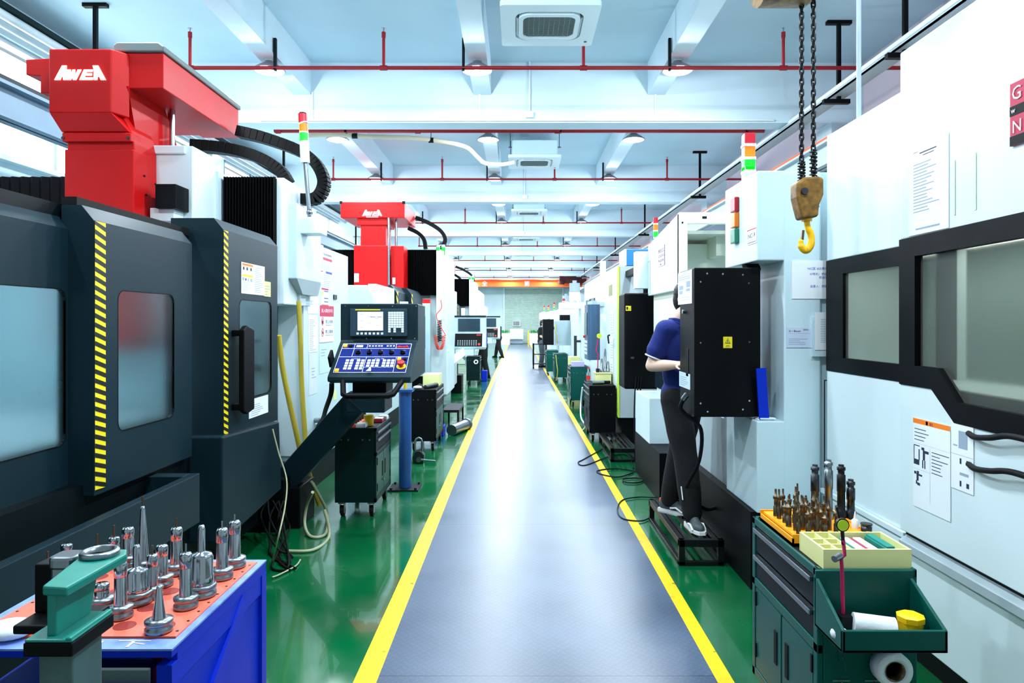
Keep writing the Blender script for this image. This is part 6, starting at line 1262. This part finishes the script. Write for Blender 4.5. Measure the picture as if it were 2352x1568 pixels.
def stander(label, x, y, f, shirt, stride=.1):
    f = Vector((f[0], f[1], 0)).normalized(); r = Vector((f.y, -f.x, 0)); c = Vector((x, y, 0)); q = lambda a, b, z: c+r*a+f*b+Vector((0, 0, z))
    return person(label, (x, y, 0), f, dict(pelvis=q(0, 0, .94), chest=q(0, .02, 1.28), neck=q(0, .04, 1.46), head=q(0, .06, 1.6), r_shoulder=q(.18, .02, 1.4), l_shoulder=q(-.18, .02, 1.4), r_elbow=q(.23, .08, 1.13), l_elbow=q(-.23, .08, 1.13), r_wrist=q(.16, .3, 1.1), l_wrist=q(-.16, .3, 1.1),
      r_hip=q(.09, 0, .92), l_hip=q(-.09, 0, .92), r_knee=q(.1, .04+stride/2, .5), l_knee=q(-.1, .04-stride/2, .5), r_ankle=q(.1, stride, .09), l_ankle=q(-.1, -stride, .09)),
      dict(shirt=shirt, shirt_label='dark work shirt', trousers='black_cloth', trousers_label='black trousers', shoe='rubber', sole='rubber'))
stander('person in black trousers standing behind the second control panel, mostly hidden', XW(1111, 20.4), 20.4, (-1, -.2), 'navy_polo')
stander('person with one dark leg showing behind the farther control panel', XW(1146, 32.), 32., (-.9, .4), 'black_cloth', .22)
# black trolley
tx0, tx1, ty = XW(1225, 24.6), XW(1254, 24.6), 24.6
tt = thing('trolley', 'black two-shelf wire trolley at the walkway edge before the standing man', 'trolley', ((tx0+tx1)/2, ty, 0))
m = MB()
for x in (tx0, tx1):
    for y in (ty-.2, ty+.15): m.cyl((x, y, .12), (x, y, .9), .028, n=8)
m.build('frame', A['black_metal'], tt)
for z in (.16, .5, .86): MB().box(tx0, tx1, ty-.2, ty+.15, z, z+.03).build('shelf', A['black_metal'], tt)
for x in (tx0, tx1):
    for y in (ty-.2, ty+.15): MB().cyl((x-.02, y, .06), (x+.02, y, .06), .06, n=12).build('caster', A['rubber'], tt)
# far end: air cooler, grille, planters
ac_ = thing('air_cooler', 'pale air cooler standing on the floor in front of the roller shutter', 'air cooler', (XW(1187, 52), 52, 0))
xa, xb = XW(1171, 52), XW(1202, 52); MB().box(xa, xb, 51.8, 52.4, .35, 1.15).build('body', A['cream_paint'], ac_, .03); MB().box(xa+.05, xb-.05, 51.9, 52.3, .06, .35).build('water_tank', A['filter_grey'], ac_)
m = MB()
for k in range(6): m.box(xa+.1, xb-.1, 51.77, 51.8, .42+k*.11, .48+k*.11)
m.build('vent_slats', A['paper'], ac_)
for x in (xa+.12, xb-.12): MB().cyl((x-.03, 52.1, .05), (x+.03, 52.1, .05), .05, n=10).build('caster', A['rubber'], ac_)
gl = thing('wall_fan_vent', 'small grey slatted vent mounted on the roller shutter', 'vent', (XW(1187, 53.9), 53.85, ZW(750, 53.9))); xa, xb, za, zb = XW(1178, 53.85), XW(1195, 53.85), ZW(749, 53.85), ZW(736, 53.85)
MB().box(xa, xb, 53.8, 53.94, za, zb).build('frame', A['paper'], gl)
m = MB()
for k in range(8): m.box(xa+.04+k*(xb-xa-.08)/8, xa+.04+(k+.6)*(xb-xa-.08)/8, 53.78, 53.8, za+.05, zb-.05)
m.build('slats', A['screen_off'], gl)
for px, lab in ((1160, 'white planter with green plants before the roller shutter, window side'), (1227, 'white planter with green plants before the roller shutter, behind the standing man')):
    x = XW(px, 50.5); p_ = thing('planter', lab, 'planter', (x, 50.5, 0), 'planters at the hall end'); MB().box(x-.35, x+.35, 50.3, 50.8, 0, .85).build('planter_box', A['paper'], p_, .01)
    m = MB(); rr = random.Random(int(px))
    for k in range(60):
        a = rr.uniform(0, 6.28); b0 = Vector((x+rr.uniform(-.3, .3), 50.55+rr.uniform(-.2, .2), .85)); d = Vector((math.cos(a)*.12, math.sin(a)*.12, rr.uniform(.12, .3))); w_ = Vector((-math.sin(a), math.cos(a), 0))*.03
        m.add([b0-w_*.3, b0+w_*.3, b0+d*.6+w_, b0+d, b0+d*.6-w_], [(0, 1, 2, 3, 4)])
    m.build('plant', A['leaf'], p_)
tag(MB().box(XW(1212, 46), XW(1214.5, 46), 45.8, 46, 0, 1.1).build('yellow_bollard', A['yellow_plastic']), 'slim yellow post near the roller shutter beside the walkway end', 'post')
